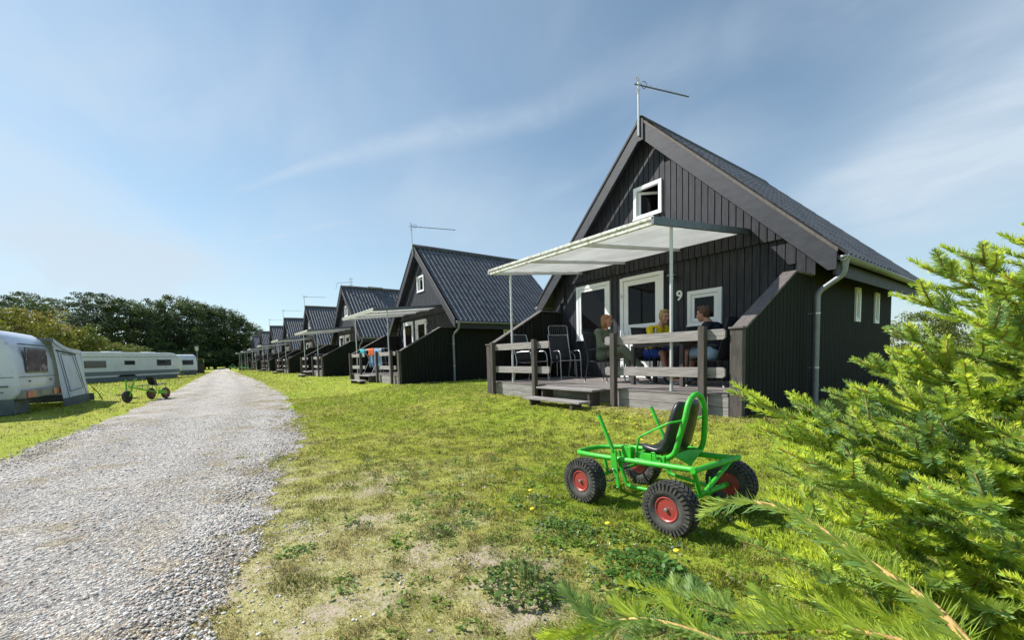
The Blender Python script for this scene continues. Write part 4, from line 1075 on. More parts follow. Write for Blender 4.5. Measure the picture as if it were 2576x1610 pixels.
drape('laundry', .84, 1.14, .0, .78, cloth('faded_denim', (.30, .42, .56)), 'faded blue trousers at the right end of the rack', 'washing')
drape('laundry', -1.14, -.55, .22, .85, cloth('mauve_cloth', (.17, .13, .15)), 'dull mauve towel hanging low behind the turquoise cloth', 'washing')
# ---------------------------------------------------------------- wheels / karts
def wheel(root, c, r, w, rimr, rimcol=RIMR, axis_dir=(0, 1, 0), lugs=True, outer=-1):
    mb = MB(); prof = []
    n = 14
    for i in range(n + 1):
        a = R(-128 + 256 * i / n); prof.append((r - w * .44 + w * .44 * math.cos(a), w * .5 * math.sin(a)))
    prof = [(rimr - .004, -w * .34)] + prof + [(rimr - .004, w * .34)]
    vs = []; fs = []; seg = 40
    for rr, h in prof:
        for k in range(seg): a = 2 * math.pi * k / seg; vs.append((rr * math.cos(a), h, rr * math.sin(a)))
    for i in range(len(prof) - 1):
        for k in range(seg): j = (k + 1) % seg; fs.append((i * seg + k, i * seg + j, (i + 1) * seg + j, (i + 1) * seg + k))
    mb.add(vs, fs)
    if lugs:
        nl = 34
        for row, (y_, dr, wd) in enumerate(((-.40, -.030, .22), (-.13, .0, .20), (.13, 0., .20), (.40, -.030, .22))):
            for k in range(nl):
                a0 = 2 * math.pi * (k + .5 * (row % 2)) / nl; da = 2 * math.pi / nl * .31
                ri, ro = r + dr * w * 10 * .1 - .012, r + dr * w * 10 * .1 * 1.0 + .005
                if abs(y_) > .3: ri, ro = r - .030, r - .004
                ya, yb = (y_ - wd / 2) * w, (y_ + wd / 2) * w; sk = .10 * (1 if y_ > 0 else -1)
                P = []
                for rr in (ri, ro):
                    for yy, aa in ((ya, a0 - da), (ya, a0 + da), (yb, a0 + da + sk), (yb, a0 - da + sk)): P.append((rr * math.cos(aa), yy, rr * math.sin(aa)))
                mb.hexa(P)
            if row in (0, 3):
                for k in range(nl):
                    a0 = 2 * math.pi * (k + .5 * (row % 2)) / nl; da = 2 * math.pi / nl * .27; s_ = -1 if row == 0 else 1
                    P = []
                    for rr in (r - .045, r - .008):
                        for yy, aa in ((s_ * w * .44, a0 - da), (s_ * w * .44, a0 + da), (s_ * (w * .5 + .004), a0 + da), (s_ * (w * .5 + .004), a0 - da)): P.append((rr * math.cos(aa), yy, rr * math.sin(aa)))
                    mb.hexa(P)
    wh = mb.build('wheel', TYRE, root, smooth=True); wh.location = c
    m2 = MB()
    m2.lathe([(rimr, -w * .36), (rimr + .006, -w * .40), (rimr, -w * .42), (rimr * .88, -w * .36), (rimr * .84, -w * .10), (rimr * .45, -w * .06), (rimr * .40, -w * .22), (rimr * .26, -w * .24), (.006, -w * .22)], (0, 0, 0), 'y', 28)
    m2.lathe([(rimr, w * .36), (rimr + .006, w * .40), (rimr, w * .42), (rimr * .88, w * .36), (rimr * .84, w * .10), (rimr * .45, w * .06), (rimr * .40, w * .22), (rimr * .26, w * .24), (.006, w * .22)], (0, 0, 0), 'y', 28)
    rim = m2.build('rim', rimcol, wh, smooth=True)
    m3 = MB().lathe([(.013, 0), (.013, .03), (.004, .034)], (0, 0, 0), 'y', 10); m3.v = [(v[0], outer * (w * .24 + v[1]), v[2]) for v in m3.v]
    m3.build('axle_nut', ALU, rim, smooth=True)
    return wh
KO = Vector((3.99, -1.98, ZL))
def kp(*p): return [Vector(q) - KO for q in p]
kart = empty('pedal_kart', KO)
RW = .178
for c, o_ in (((4.40, -2.375, ZL + RW - .008), -1), ((3.60, -2.335, ZL + RW - .008), -1), ((4.40, -1.56, ZL + RW - .005), 1), ((3.60, -1.585, ZL + RW - .005), 1)):
    wheel(kart, Vector(c) - KO, RW, .125, .078, outer=o_)
mb = MB()
loop = bendpath(kp((4.50, -1.70, .155), (3.56, -1.73, .095), (3.31, -1.80, .068), (3.27, -1.97, .062), (3.31, -2.12, .066), (3.56, -2.18, .090), (4.47, -2.185, .150)), .10, 6)
mb.tube(loop, .021, 14)
mb.tube(kp((4.46, -2.215, .148), (4.50, -1.66, .155)), .021, 14)
mb.build('frame_rail', GREEN, kart, smooth=True)
mb = MB()
mb.tube(kp((4.44, -2.17, .14), (4.45, -2.10, -.035)), .017, 10); mb.tube(kp((4.45, -2.10, -.03), (4.49, -1.86, -.02)), .017, 10); mb.tube(kp((4.46, -2.06, -.03), (4.48, -1.74, .14)), .016, 10)
mb.tube(kp((4.40, -2.30, -.075), (4.40, -1.63, -.075)), .019, 12); mb.tube(kp((3.60, -2.27, -.075), (3.60, -1.65, -.075)), .014, 10)
mb.tube(kp((3.60, -2.05, -.075), (3.56, -2.05, .08)), .014, 10); mb.tube(kp((3.60, -1.85, -.075), (3.56, -1.85, .08)), .014, 10)
mb.tube(bendpath(kp((3.80, -2.15, .09), (3.88, -2.15, -.10), (4.36, -2.12, -.085)), .03), .015, 10)
mb.tube(bendpath(kp((3.95, -1.80, .10), (4.02, -1.80, -.04), (4.38, -1.80, -.07)), .04), .014, 10)
mb.build('underframe', GREEN, kart, smooth=True)
mb = MB(); hp = smooth_path(kp((4.17, -2.06, .15), (4.235, -2.06, .21), (4.272, -2.05, .35), (4.298, -2.03, .47), (4.302, -1.99, .575), (4.308, -1.91, .628), (4.312, -1.84, .60), (4.312, -1.79, .50), (4.295, -1.76, .38), (4.268, -1.73, .24), (4.22, -1.71, .15)), 5)
mb.tube(hp, .0205, 14); hoop = mb.build('seat_hoop', GREEN, kart, smooth=True)
mb = MB(); mb.prism(kp((4.20, -2.05, .185), (4.25, -1.89, .085), (4.25, -1.72, .185), (4.22, -1.88, .20)), (.012, 0, 0)); mb.build('gusset_plate', GREEN, kart)
# seat shell
seat = MB(); sec = [(3.92, .185, .12), (3.94, .21, .155), (4.02, .205, .17), (4.09, .195, .175), (4.12, .205, .175), (4.145, .25, .175), (4.175, .35, .172), (4.20, .45, .165), (4.22, .54, .148), (4.225, .572, .10)]
vs = []; fs = []; nq = 9
for (x, z, hw) in sec:
    for q in range(nq):
        t = -1 + 2 * q / (nq - 1); lift = .030 * abs(t) ** 3
        up_ = z > .24
        vs.append(Vector((x - (lift if up_ else 0), -1.89 + t * hw, z + (0 if up_ else lift))) - KO)
for i in range(len(sec) - 1):
    for q in range(nq - 1): a = i * nq + q; fs.append((a, a + nq, a + nq + 1, a + 1))
seat.add(vs, fs); so_ = seat.build('seat', BLKPL, kart, smooth='all'); q = so_.modifiers.new('s', 'SOLIDIFY'); q.thickness = .052; q.offset = -1
q = so_.modifiers.new('b', 'SUBSURF'); q.levels = 1; q.render_levels = 1
for s_ in (1, -1):
    Yc = lambda y: -1.89 + (y + 1.89) * s_
    mb = MB(); mb.tube(bendpath(kp((3.94, Yc(-2.13), .12), (3.985, Yc(-2.14), .30), (4.23, Yc(-2.13), .435), (4.30, Yc(-2.02), .45)), .03), .0085, 8); mb.build('armrest', GREEN, kart, smooth=True)
    mb = MB(); mb.tube(kp((3.675, Yc(-2.24), .45), (3.815, Yc(-2.235), .18)), .0155, 12); lv = mb.build('steering_lever', GREEN, kart, smooth=True)
    mb = MB(); mb.prism(kp((3.79, Yc(-2.235) - .006, .20), (3.84, Yc(-2.235) - .006, .19), (3.85, Yc(-2.235) - .006, .10), (3.875, Yc(-2.235) - .006, -.115), (3.855, Yc(-2.235) - .006, -.12), (3.815, Yc(-2.235) - .006, .02), (3.795, Yc(-2.235) - .006, .05)), (0, .012, 0))
    mb.build('lever_plate', GREEN, lv, bevel=.002)
    mb = MB(); mb.ball(Vector((3.825, Yc(-2.25), .035)) - KO, .010, 8, 6); mb.ball(Vector((3.862, Yc(-2.25), -.10)) - KO, .008, 8, 6); mb.build('pivot_bolt', ALU, lv, smooth=True)
    mb = MB(); mb.tube(bendpath(kp((3.66, Yc(-2.22), -.085), (3.79, Yc(-2.23), -.07), (3.83, Yc(-2.245), -.02)), .02), .006, 8); mb.build('tie_rod', ALU, kart, smooth=True)
mb = MB(); o3 = [Vector(p) - KO for p in ((3.835, -2.165, .105), (3.925, -2.12, .215))]
mb.box(o3[0].x, o3[1].x, o3[0].y, o3[1].y, o3[0].z, o3[1].z); mb.build('bracket_box', GREEN, kart, bevel=.004)
mb = MB(); mb.box(3.93 - KO.x, 4.19 - KO.x, -2.125 - KO.y, -2.095 - KO.y, .125 - KO.z, .178 - KO.z); mb.box(3.93 - KO.x, 4.19 - KO.x, -1.685 - KO.y, -1.655 - KO.y, .125 - KO.z, .178 - KO.z); mb.box(3.93 - KO.x, 3.96 - KO.x, -2.095 - KO.y, -1.685 - KO.y, .13 - KO.z, .17 - KO.z); mb.build('seat_rail', GREEN, kart, bevel=.003)
mb = MB(); mb.tube(bendpath(kp((4.10, -2.15, .13), (4.10, -2.15, .20), (4.13, -2.15, .205), (4.14, -2.15, .15), (4.17, -2.15, .14)), .01), .005, 6); mb.tube(kp((3.95, -2.145, .13), (4.16, -2.145, .135)), .005, 6); mb.build('seat_latch', GREEN, kart, smooth=True)
mb = MB(); mb.box(3.62 - KO.x, 3.66 - KO.x, -2.05 - KO.y, -1.84 - KO.y, -.06 - KO.z, -.045 - KO.z); mb.build('footrest', MUD, kart)
mb = MB(); mb.tube(kp((3.78, -2.0, -.02), (3.82, -1.97, -.13), (3.9, -1.9, -.13)), .008, 6); mb.build('crank', MUD, kart)
mb = MB()
for i in range(7):
    z = .06 - i * .026; c = Vector((4.475, -2.02, z)) - KO
    pts = [c + V(.007 * math.cos(a) * (i % 2), .007 * math.cos(a) * ((i + 1) % 2), .015 * math.sin(a)) for a in np.linspace(0, 2 * math.pi, 9)[:-1]]
    mb.tube(pts, .003, 5, closed=True)
pts = [Vector((4.50, -1.96 + .028 * math.cos(a), -.10 + .028 * math.sin(a))) - KO for a in np.linspace(0, 2 * math.pi, 15)[:-1]]
mb.tube(pts, .006, 6, closed=True); mb.build('hitch_chain', GREEN, kart, smooth=True)
tag(kart, 'bright green four-wheeled pedal kart with a black seat and red rims, nearest the camera', 'pedal kart')

# karts parked before far cabins
for (x, y, a, sc, lb) in ((-66.5, 1.4 - 1.0, 200, 1.15, 'nearer of the two dark karts parked on the lawn before the sixth and seventh cabins'), (-88, .1, 170, 1.15, 'farthest kart on the lawn, before the end of the cabin row')):
    c = copy_tree(kart); c.location = (x, y, float(gz(y))); c.rotation_euler = (0, 0, R(a)); c.scale = (sc,) * 3
    tag(c, lb, 'pedal kart', 'karts parked on the lawn')

# pedal trike on the left lawn
tr = empty('pedal_trike', (-13.83, -6.07, ZL), math.atan2(-.71, 1.23))
RT = .205
wheel(tr, (1.42, 0, RT), RT, .085, .15, mat('dark_spokes', (.04, .035, .03), .7), lugs=False)
for s_ in (-1, 1): wheel(tr, (0, s_ * .24, RT), RT, .085, .150, mat('dull_red_rim', (.22, .03, .03), .5), lugs=False, outer=s_)
TG = mat('trike_green_paint', (.14, .50, .03), .4)
mb = MB(); mb.tube([(1.30, 0, .52), (.60, 0, .36), (.10, 0, .26)], .026, 8); mb.tube([(0, -.30, .2), (0, .30, .2)], .014, 8)
mb.tube(bendpath([(-.05, -.22, .22), (-.08, -.22, .66), (-.28, -.22, .68), (-.30, -.22, .45)], .05), .010, 6); mb.tube(bendpath([(-.05, .22, .22), (-.08, .22, .66), (-.28, .22, .68), (-.30, .22, .45)], .05), .010, 6)
for x in (.75, .5, .1): mb.tube([(x, 0, .30 + x * .15), (x - .03, .0, .52)], .010, 6)
mb.build('frame', TG, tr, smooth=True)
mb = MB()
for s_ in (-1, 1): mb.tube([(1.42, s_ * .07, RT), (1.32, s_ * .08, .44), (1.24, s_ * .13, .76)], .020, 8)
for z_ in (.44, .57, .67): mb.tube([(1.32 - (z_ - .44) * .25, -.12, z_), (1.32 - (z_ - .44) * .25, .12, z_)], .010, 6)
mb.tube([(1.24, -.13, .76), (1.18, -.17, .76)], .014, 8); mb.tube([(1.24, .13, .76), (1.18, .17, .76)], .014, 8)
mb.build('fork', TG, tr, smooth=True)
mb = MB(); mb.tube([(1.42, -.18, RT + .05), (1.42, .18, RT - .05)], .014, 6); mb.box(1.37, 1.47, -.28, -.15, RT + .04, RT + .075); mb.box(1.37, 1.47, .15, .28, RT - .075, RT - .04); mb.build('pedals', MUD, tr)
mb = MB(); mb.prism([(.95, -.12, .525), (.20, -.15, .50), (-.35, -.15, .52), (-.35, -.15, .545), (.20, -.15, .525), (.95, -.12, .54)], (0, .24, 0)); mb.prism([(.26, -.13, .54), (.12, -.13, .53), (.30, -.11, .80), (.39, -.11, .82)], (0, .22, 0)); mb.build('seat', BLKPL, tr, bevel=.012)
mb = MB(); mb.bar((.05, .32, .23), (.45, .30, .30), .012, .13); mb.build('chain_guard', TG, tr, bevel=.01)
tag(tr, 'green three-wheeled pedal trike with a black seat, left of the gravel road', 'pedal trike')

# ---------------------------------------------------------------- caravans
CVW = mat('caravan_white', (.74, .77, .90), .35, c2=(.66, .69, .82), nscale=1.6, c3=(.36, .38, .36), c3scale=5, c3lo=.6, c3hi=.8, coat=.2)
CVG = mat('caravan_grey_skirt', (.16, .185, .21), .6, c2=(.11, .13, .15), nscale=3)
CVL = mat('caravan_trim', (.10, .12, .14), .4)
CURT = mat('curtain_window', (.20, .15, .17), .12, c2=(.10, .08, .10), nscale=2.5, c3=(.45, .42, .45), c3scale=3, c3lo=.58, c3hi=.62, spec=.8)
ACRY = mat('smoked_acrylic_window', (.022, .026, .034), .1, c2=(.035, .04, .05), nscale=3, spec=.7)
def caravan_body(root, W, L_, H, floor=.42, rnd=.35, wrap=True):
    prof = [(.16, floor), (.04, floor + .15), (0, floor + .5), (.02, 1.45), (.10, H - .48), (.22, H - .24), (.42, H - .08), (.75, H), (L_ - .75, H), (L_ - .4, H - .10), (L_ - .15, H - .35), (L_ - .02, 1.4), (L_, floor + .5), (L_ - .15, floor)]
    mb = MB(); n = len(prof); secs = [(0.0, .97), (.03, .99), (.09, 1.0), (W - .09, 1.0), (W - .03, .99), (W, .97)]
    cy_, cz2 = L_ / 2, (H + floor) / 2; vs = []; fs = []
    for x, sc in secs:
        for (y, z) in prof: vs.append((x, cy_ + (y - cy_) * (1 - (1 - sc) * .6), cz2 + (z - cz2) * sc))
    for i in range(len(secs) - 1):
        for k in range(n): j = (k + 1) % n; fs.append((i * n + k, i * n + j, (i + 1) * n + j, (i + 1) * n + k))
    fs.append(tuple(range(n - 1, -1, -1))); fs.append(tuple((len(secs) - 1) * n + k for k in range(n)))
    mb.add(vs, fs); o = mb.build('body', CVW, root, smooth=True); return o
cv = empty('caravan', (-10.3, -8.55, ZL), R(176))
body = caravan_body(cv, 2.55, 5.2, 2.29)
def cvwin(root, x0, x1, z0, z1, y, m_, axis='y', name='window', tilt=0):
    mb = MB()
    if axis == 'y': mb.box(x0 - .03, x1 + .03, y - .012, y, z0 - .03, z1 + .03)
    else: mb.box(y - .012, y, x0 - .03, x1 + .03, z0 - .03, z1 + .03)
    f = mb.build(name, CVL, root, bevel=.01)
    mb = MB()
    if axis == 'y': mb.box(x0, x1, y - .03, y - .013, z0, z1)
    else: mb.box(y - .03, y - .013, x0, x1, z0, z1)
    mb.build('pane', m_, f, bevel=.01)
    return f
cvwin(cv, .42, 1.80, 1.13, 1.76, -.012, CURT)
cvwin(cv, .55, 1.5, 1.25, 1.72, -.012, ACRY, axis='x')
cvwin(cv, 2.2, 3.3, 1.25, 1.72, -.012, ACRY, axis='x')
mb = MB(); mb.box(.12, 2.45, -.035, .02, 1.845, 1.875); mb.box(.03, 2.52, -.012, .05, .985, 1.0); mb.box(-.012, .05, .1, 5.0, .985, 1.0); mb.box(-.014, .03, .3, 5, .60, .625); mb.build('trim_strip', CVL, cv)
mb = MB(); mb.box(.10, 2.50, -.06, .12, .42, .64); mb.build('light_panel', mat('bumper_panel', (.34, .33, .30), .6, c2=(.24, .23, .2), nscale=6), cv, bevel=.02)
for a, b in ((.13, .42), (2.20, 2.47)):
    mb = MB(); mb.box(a, b, -.085, -.058, .44, .62); mb.build('tail_light', mat('tail_light_red', (.50, .03, .02), .25), cv, bevel=.006)
for a, b in ((.43, .70), (1.93, 2.19)):
    mb = MB(); mb.box(a, b, -.08, -.058, .44, .62); mb.build('reflector', mat('orange_reflector', (.50, .17, .09), .3), cv, bevel=.006)
MB().box(1.05, 1.58, -.07, -.058, .46, .59).build('number_plate', mat('blank_plate', (.42, .40, .30), .5, c2=(.25, .24, .2), nscale=12), cv)
for x in (.55, 2.0): MB().box(x, x + .05, -.03, .0, .86, .90).build('latch', CVL, cv)
MB().box(-.03, -.005, .28, .36, 1.84, 1.99).build('marker_lamp', CVL, cv, bevel=.006)
MB().box(-.03, -.005, .20, .55, .74, .78).build('grab_handle', CVL, cv, bevel=.006)
mb = MB(); ns = 40
for i in range(ns):
    t0, t1 = i / ns, (i + 1) / ns
    w0, w1 = .02 * math.sin(t0 * 60), .02 * math.sin(t1 * 60)
    mb.add([(.10 + w0, .15 + 4.9 * t0, .02), (.10 + w1, .15 + 4.9 * t1, .02), (.03, .15 + 4.9 * t1, .44), (.03, .15 + 4.9 * t0, .44)], [(0, 1, 2, 3)])
    if i < 16: mb.add([(.08 + t0 * 2.5, .22 + w0, .02), (.08 + t1 * 2.5, .22 + w1, .02), (.08 + t1 * 2.5, .18, .36), (.08 + t0 * 2.5, .18, .36)], [(0, 1, 2, 3)])
o = mb.build('skirt', CVG, cv, smooth='all')
for s_ in (.25, 2.3): MB().lathe([(.30, -.09), (.33, -.05), (.33, .05), (.30, .09)], (s_, 2.8, .33), 'x', 20).build('wheel', TYRE, cv)
tag(cv, 'nearest pale caravan at the left edge, with red rear lights and a curtained window', 'caravan')
# awning
aw = empty('awning', (-10.3, -8.55, ZL), R(177))
AWM = mat('awning_cloth', (.66, .70, .82), .85, c2=(.56, .60, .72), nscale=2, bump=.5, bscale=5)
AWD = mat('awning_dark_band', (.09, .105, .125), .85, c2=(.13, .145, .16), nscale=3)
def zroof(x): t = (x - 2.0) / 3.1; return 2.24 - .40 * (1 - (1 - min(1, t * 1.25)) ** 2.0) if t < .8 else 1.84 - (t - .8) * .12
mb = MB(); vs = []; fs = []; nx, nz = 34, 10
for i in range(nx + 1):
    x = 2.38 + 2.74 * i / nx
    for j in range(nz + 1):
        t = j / nz; z = .26 + (zroof(x) - .26) * t; vs.append((x - .05 * t * (i / nx), -.18 + .14 * t + .018 * math.sin(x * 9 + t * 3) * (1 - abs(2 * t - 1)), z))
for i in range(nx):
    for j in range(nz): a = i * (nz + 1) + j; fs.append((a, a + nz + 1, a + nz + 2, a + 1))
mb.add(vs, fs); mb.build('front_panel', AWM, aw, smooth='all')
mb = MB(); vs = []; fs = []
for i in range(nx + 1):
    x = 2.40 + 2.74 * i / nx
    for j in range(5): t = j / 4; vs.append((x - .05 * (i / nx), -.08 + 3.6 * t, zroof(x) + .004 - .03 * math.sin(t * 9) ** 2))
for i in range(nx):
    for j in range(4): a = i * 5 + j; fs.append((a, a + 5, a + 6, a + 1))
for i in range(nx):
    x0, x1 = 2.40 + 2.74 * i / nx, 2.40 + 2.74 * (i + 1) / nx; b = len(vs)
    vs += [(x0, -.085, zroof(x0) - .12), (x1, -.085, zroof(x1) - .12), (x1, -.08, zroof(x1) + .004), (x0, -.08, zroof(x0) + .004)]; fs.append((b, b + 1, b + 2, b + 3))
mb.add(vs, fs); mb.build('roof', AWM, aw, smooth='all')
MB().box(5.05, 5.09, -.10, 3.45, .26, 1.80).build('side_panel', AWM, aw)
mb = MB(); mb.prism([(2.42, -.19, .01), (5.14, -.22, .01), (5.12, -.20, .27), (2.40, -.17, .27)], (0, .012, 0)); mb.box(5.09, 5.11, -.32, 3.45, .01, .27); mb.build('mud_band', AWD, aw)
mb = MB()
dr_ = bendpath([(3.05, -.20, .46), (2.95, -.075, 1.66), (4.15, -.075, 1.62), (4.40, -.205, .50), (3.05, -.20, .46)], .08, 4)
mb.tube(dr_, .009, 6); mb.tube([(2.86, -.21, .28), (2.72, -.07, 1.74)], .008, 6); mb.tube([(4.72, -.21, .28), (4.40, -.07, 1.64)], .010, 6); mb.bar((2.6, -.07, 1.76), (4.5, -.07, 1.66), .02, .05)
mb.build('door_zip', mat('dark_zip', (.05, .06, .075), .7), aw, smooth=True)
tag(aw, 'grey cloth awning with a zipped door panel, pitched against the nearest caravan', 'awning')
# stake by the awning
st_ = empty('tent_stake', (-15.35, -7.75, ZL))
mb = MB(); mb.tube([(0, 0, 0), (-.05, -.10, .25), (-.20, -.35, .62)], [.018, .015, .012], 6); mb.tube([(-.04, -.08, .2), (-.10, -.02, .26)], .012, 5); mb.tube([(-.1, -.18, .36), (-.02, -.22, .42)], .012, 5); mb.build('stake', mat('mossy_stick', (.10, .11, .04), .9), st_)
MB().tube([(-.20, -.35, .60), (-.35, -.7, .95)], .004, 5).build('guy_rope', mat('rope', (.4, .38, .3), .8), st_)
tag(st_, 'leaning mossy stake with a guy rope at the right foot of the awning', 'stake')
# long caravan
c2_ = empty('long_caravan', (-47.0, -6.35, ZL), math.atan2(-.563, .826))
mb = MB(); L2, H2, D2 = 12.4, 2.42, 2.4
prof = [(.35, .38), (.05, .75), (0, 1.25), (.06, 1.75), (.22, 2.08), (.55, 2.32), (1.1, H2), (L2 - .5, H2), (L2 - .1, 2.2), (L2, 1.2), (L2 - .2, .38)]
pr = [(x, 0, z) for x, z in prof]
secs = [(0, -.05), (-.06, 0), (-D2 + .06, 0), (-D2, -.05)]; vs = []; fs = []; n = len(pr)
for y, sh in secs:
    for x, _, z in pr: vs.append((x, y, z + (sh if z > 2 else 0)))
for i in range(3):
    for k in range(n): j = (k + 1) % n; fs.append((i * n + k, (i + 1) * n + k, (i + 1) * n + j, i * n + j))
fs += [tuple(range(n)), tuple(3 * n + k for k in range(n - 1, -1, -1))]
mb.add(vs, fs); mb.v = [(x, -y, z) for x, y, z in mb.v]; mb.v = [(x, y * -1, z) for x, y, z in mb.v]
CVW2 = mat('caravan_offwhite', (.74, .77, .80), .4, c2=(.64, .67, .70), nscale=1.2, c3=(.30, .31, .29), c3scale=3)
b2 = mb.build('body', CVW2, c2_, smooth=True)
# the visible long side is local +y ... keep details on both long faces
for yy, sg in ((0.0, 1), (-D2, -1)):
    for a, b, z0, z1 in ((1.24, 2.94, 1.22, 1.78), (5.29, 6.33, 1.34, 1.72), (8.0, 9.8, 1.16, 1.72)):
        y0_, y1_ = sorted((yy, yy + sg * .02)); m1 = MB().box(a, b, y0_, y1_, z0, z1); w_ = m1.build('window', CVL, c2_)
        y0_, y1_ = sorted((yy + sg * .021, yy + sg * .035)); MB().box(a + .05, b - .05, y0_, y1_, z0 + .05, z1 - .05).build('pane', ACRY, w_)
    y0_, y1_ = sorted((yy, yy + sg * .012))
    MB().box(.2, L2 - .1, y0_, y1_, .52, .84).build('lower_stripe', mat('blue_grey_stripe', (.16, .19, .22), .5), c2_)
    MB().box(.2, L2 - .1, y0_, y1_, 2.00, 2.03).build('roof_trim', CVL, c2_)
    y0_, y1_ = sorted((yy + sg * .012, yy + sg * .02)); MB().prism([(5.2, y0_, .38), (7.1, y0_, .38), (6.8, y0_, .52), (5.5, y0_, .52)], (0, y1_ - y0_, 0)).build('wheel_arch', DARKIN, c2_)
    y0_, y1_ = sorted((yy - sg * .05, yy - sg * .03)); MB().box(.5, L2 - .3, y0_, y1_, .02, .40).build('skirt', CVG, c2_)
for a, b in ((5.37, 6.6), (1.8, 2.7)): MB().box(a, b, -1.6, -.9, H2, H2 + .10).build('roof_vent', CVW2, c2_, bevel=.04)
tag(c2_, 'long white static caravan with three dark windows standing across the lawn behind the trike', 'caravan')
# third caravan
c3_ = empty('caravan', (-55.6, -6.75, ZL), R(118))
caravan_body(c3_, 1.9, 5.0, 2.45, floor=.4); o = c3_.children[0]; o.data = o.data.copy(); o.data.materials[0] = CVW2
cvwin(c3_, .35, 1.45, 1.25, 1.75, -.012, ACRY); cvwin(c3_, .5, 1.3, 1.25, 1.75, -.012, ACRY, axis='x')
MB().box(.1, 1.8, -.05, .1, .42, .6).build('light_panel', CVG, c3_); MB().box(.1, 1.8, .12, 4.8, .02, .42).build('skirt', CVG, c3_)
tag(c3_, 'smaller pale caravan half hidden behind the right end of the long static caravan', 'caravan')
# clipped hedge block with yellow-green boards, lamp
hb = empty('bin_shelter', (-66.3, -5.55, ZL), R(-35))
MB().box(-1.2, 1.2, -.6, .6, 0, 1.45).build('side_boards', mat('brown_boards', (.055, .045, .03), .85, c2=(.03, .035, .015), nscale=3, stretch=(6, 6, 1)), hb)
YGB = mat('mossy_yellow_board', (.42, .42, .14), .8, c2=(.34, .36, .10), nscale=4)
mb = MB(); mb.box(-1.25, 1.25, -.66, -.6, 1.46, 1.62); mb.box(-1.25, 1.25, -.64, -.58, 1.84, 2.0); mb.box(1.2, 1.26, -.6, .6, 1.84, 2.0); mb.box(-1.25, 1.25, -.6, .6, 2.003, 2.04); mb.build('top_boards', YGB, hb)
mb = MB()
for x in (-1.18, 1.18):
    for y in (-.55, .55): mb.box(x - .05, x + .05, y - .05, y + .05, 1.45, 2.0)
mb.build('corner_posts', YGB, hb)
tag(hb, 'brown bin shelter with yellow-green top boards, beyond the caravans left of the road', 'bin shelter')
lp = empty('lamp_post', (-72, -5.1, ZL))
MB().tube([(0, 0, 0), (0, 0, 3.6)], .06, 8).build('pole', GREYPIPE, lp, smooth=True)
MB().lathe([(.12, 3.3), (.22, 3.4), (.22, 3.85), (.10, 3.95)], seg=12).build('lamp_head', mat('lamp_white', (.6, .62, .6), .4), lp, smooth=True)
MB().box(-.5, .1, -.3, .3, 3.96, 4.03).build('lamp_cover', ALUDK, lp)
tag(lp, 'lamp post with a pale box-shaped head in front of the dark trees', 'lamp post')

# ---------------------------------------------------------------- trees
def crown_mesh(name, W, H, z0, nclump, nleaf, leaf, cols, seed, lean=0, root=None, gaps=.5, flat=1.0):
    rg = np.random.default_rng(seed)
    th = rg.uniform(0, 2 * np.pi, nclump); u = rg.uniform(-.85, 1, nclump); rr = (.35 + .65 * rg.random(nclump) ** .5)
    cx = W / 2 * rr * np.sqrt(1 - np.clip(u, -1, 1) ** 2 * .85) * np.cos(th); cy = W / 2 * rr * np.sqrt(1 - u ** 2 * .85) * np.sin(th)
    cz = z0 + (H - z0) * (.5 + .5 * u * (.8 + .2 * rr))
    cx = cx + lean * ((cz - z0) / (H - z0)) ** 1.4 + rg.normal(0, W * .03, nclump)
    cr = W * rg.uniform(.055, .13, nclump)
    n = nclump * nleaf; ci = np.repeat(np.arange(nclump), nleaf)
    d = rg.normal(0, 1, (n, 3)); d /= np.linalg.norm(d, axis=1)[:, None]; q = rg.random(n) ** .45
    P = np.c_[cx, cy, cz][ci] + d * (cr[ci] * q)[:, None] * np.array([1.25, 1.25, .8 * flat])
    P[:, 0] += lean * .10 * np.abs(d[:, 2])
    a = rg.normal(0, 1, (n, 3)); a /= np.linalg.norm(a, axis=1)[:, None]; b = np.cross(a, rg.normal(0, 1, (n, 3))); b /= np.linalg.norm(b, axis=1)[:, None]
    s_ = leaf * rg.uniform(.5, 1.4, n)
    e1 = a * s_[:, None]; e2 = b * (s_ * .55)[:, None]
    vs = np.stack([P - e1, P + e2 * .9, P + e1, P - e2 * .9], 1).reshape(-1, 3)
    g = rg.random(nclump)[ci][:, None] * .6 + rg.random(n)[:, None] * .4
    c = np.array(cols[0]) * (1 - g) + np.array(cols[1]) * g
    ex = rg.random(nclump)[ci] < .12
    c[ex] = c[ex] * .5 + np.array(cols[2]) * .5
    return npmesh(name, vs, np.arange(n * 4).reshape(-1, 4), 4, np.repeat(c, 4, 0), LEAFM, root), (cx, cy, cz)
def make_tree(name, W, H, z0, nclump, nleaf, leaf, cols, seed, lean=0, tr_=.25, flat=1.0):
    r0 = empty(name, (0, 0, 0)); _, (cx, cy, cz) = crown_mesh('crown', W, H, z0, nclump, nleaf, leaf, cols, seed, lean, r0, flat=flat)
    mb = MB(); rg_ = random.Random(seed)
    top = V(lean * .6, 0, H * .8); mb.tube(smooth_path([(0, 0, -.2), (.1, 0, H * .3), (lean * .3, .1, H * .55), top], 4), [tr_ * (1 - .85 * i / 12) for i in range(13)], 8)
    for i in range(0, min(nclump, 34)):
        j = rg_.randrange(nclump); e = V(cx[j], cy[j], cz[j]); t = rg_.uniform(.25, .7); s0 = V(lean * .3 * t, 0, H * t * .8)
        mb.tube([s0, (s0 + e) / 2 + V(0, 0, .3), e], [tr_ * .35, tr_ * .2, tr_ * .06], 5)
    mb.build('trunk', BARK, r0, smooth='all')
    return r0
DKG = ((.055, .085, .055), (.17, .22, .13), (.30, .33, .26))
MDG = ((.035, .065, .018), (.12, .175, .045), (.24, .28, .12))
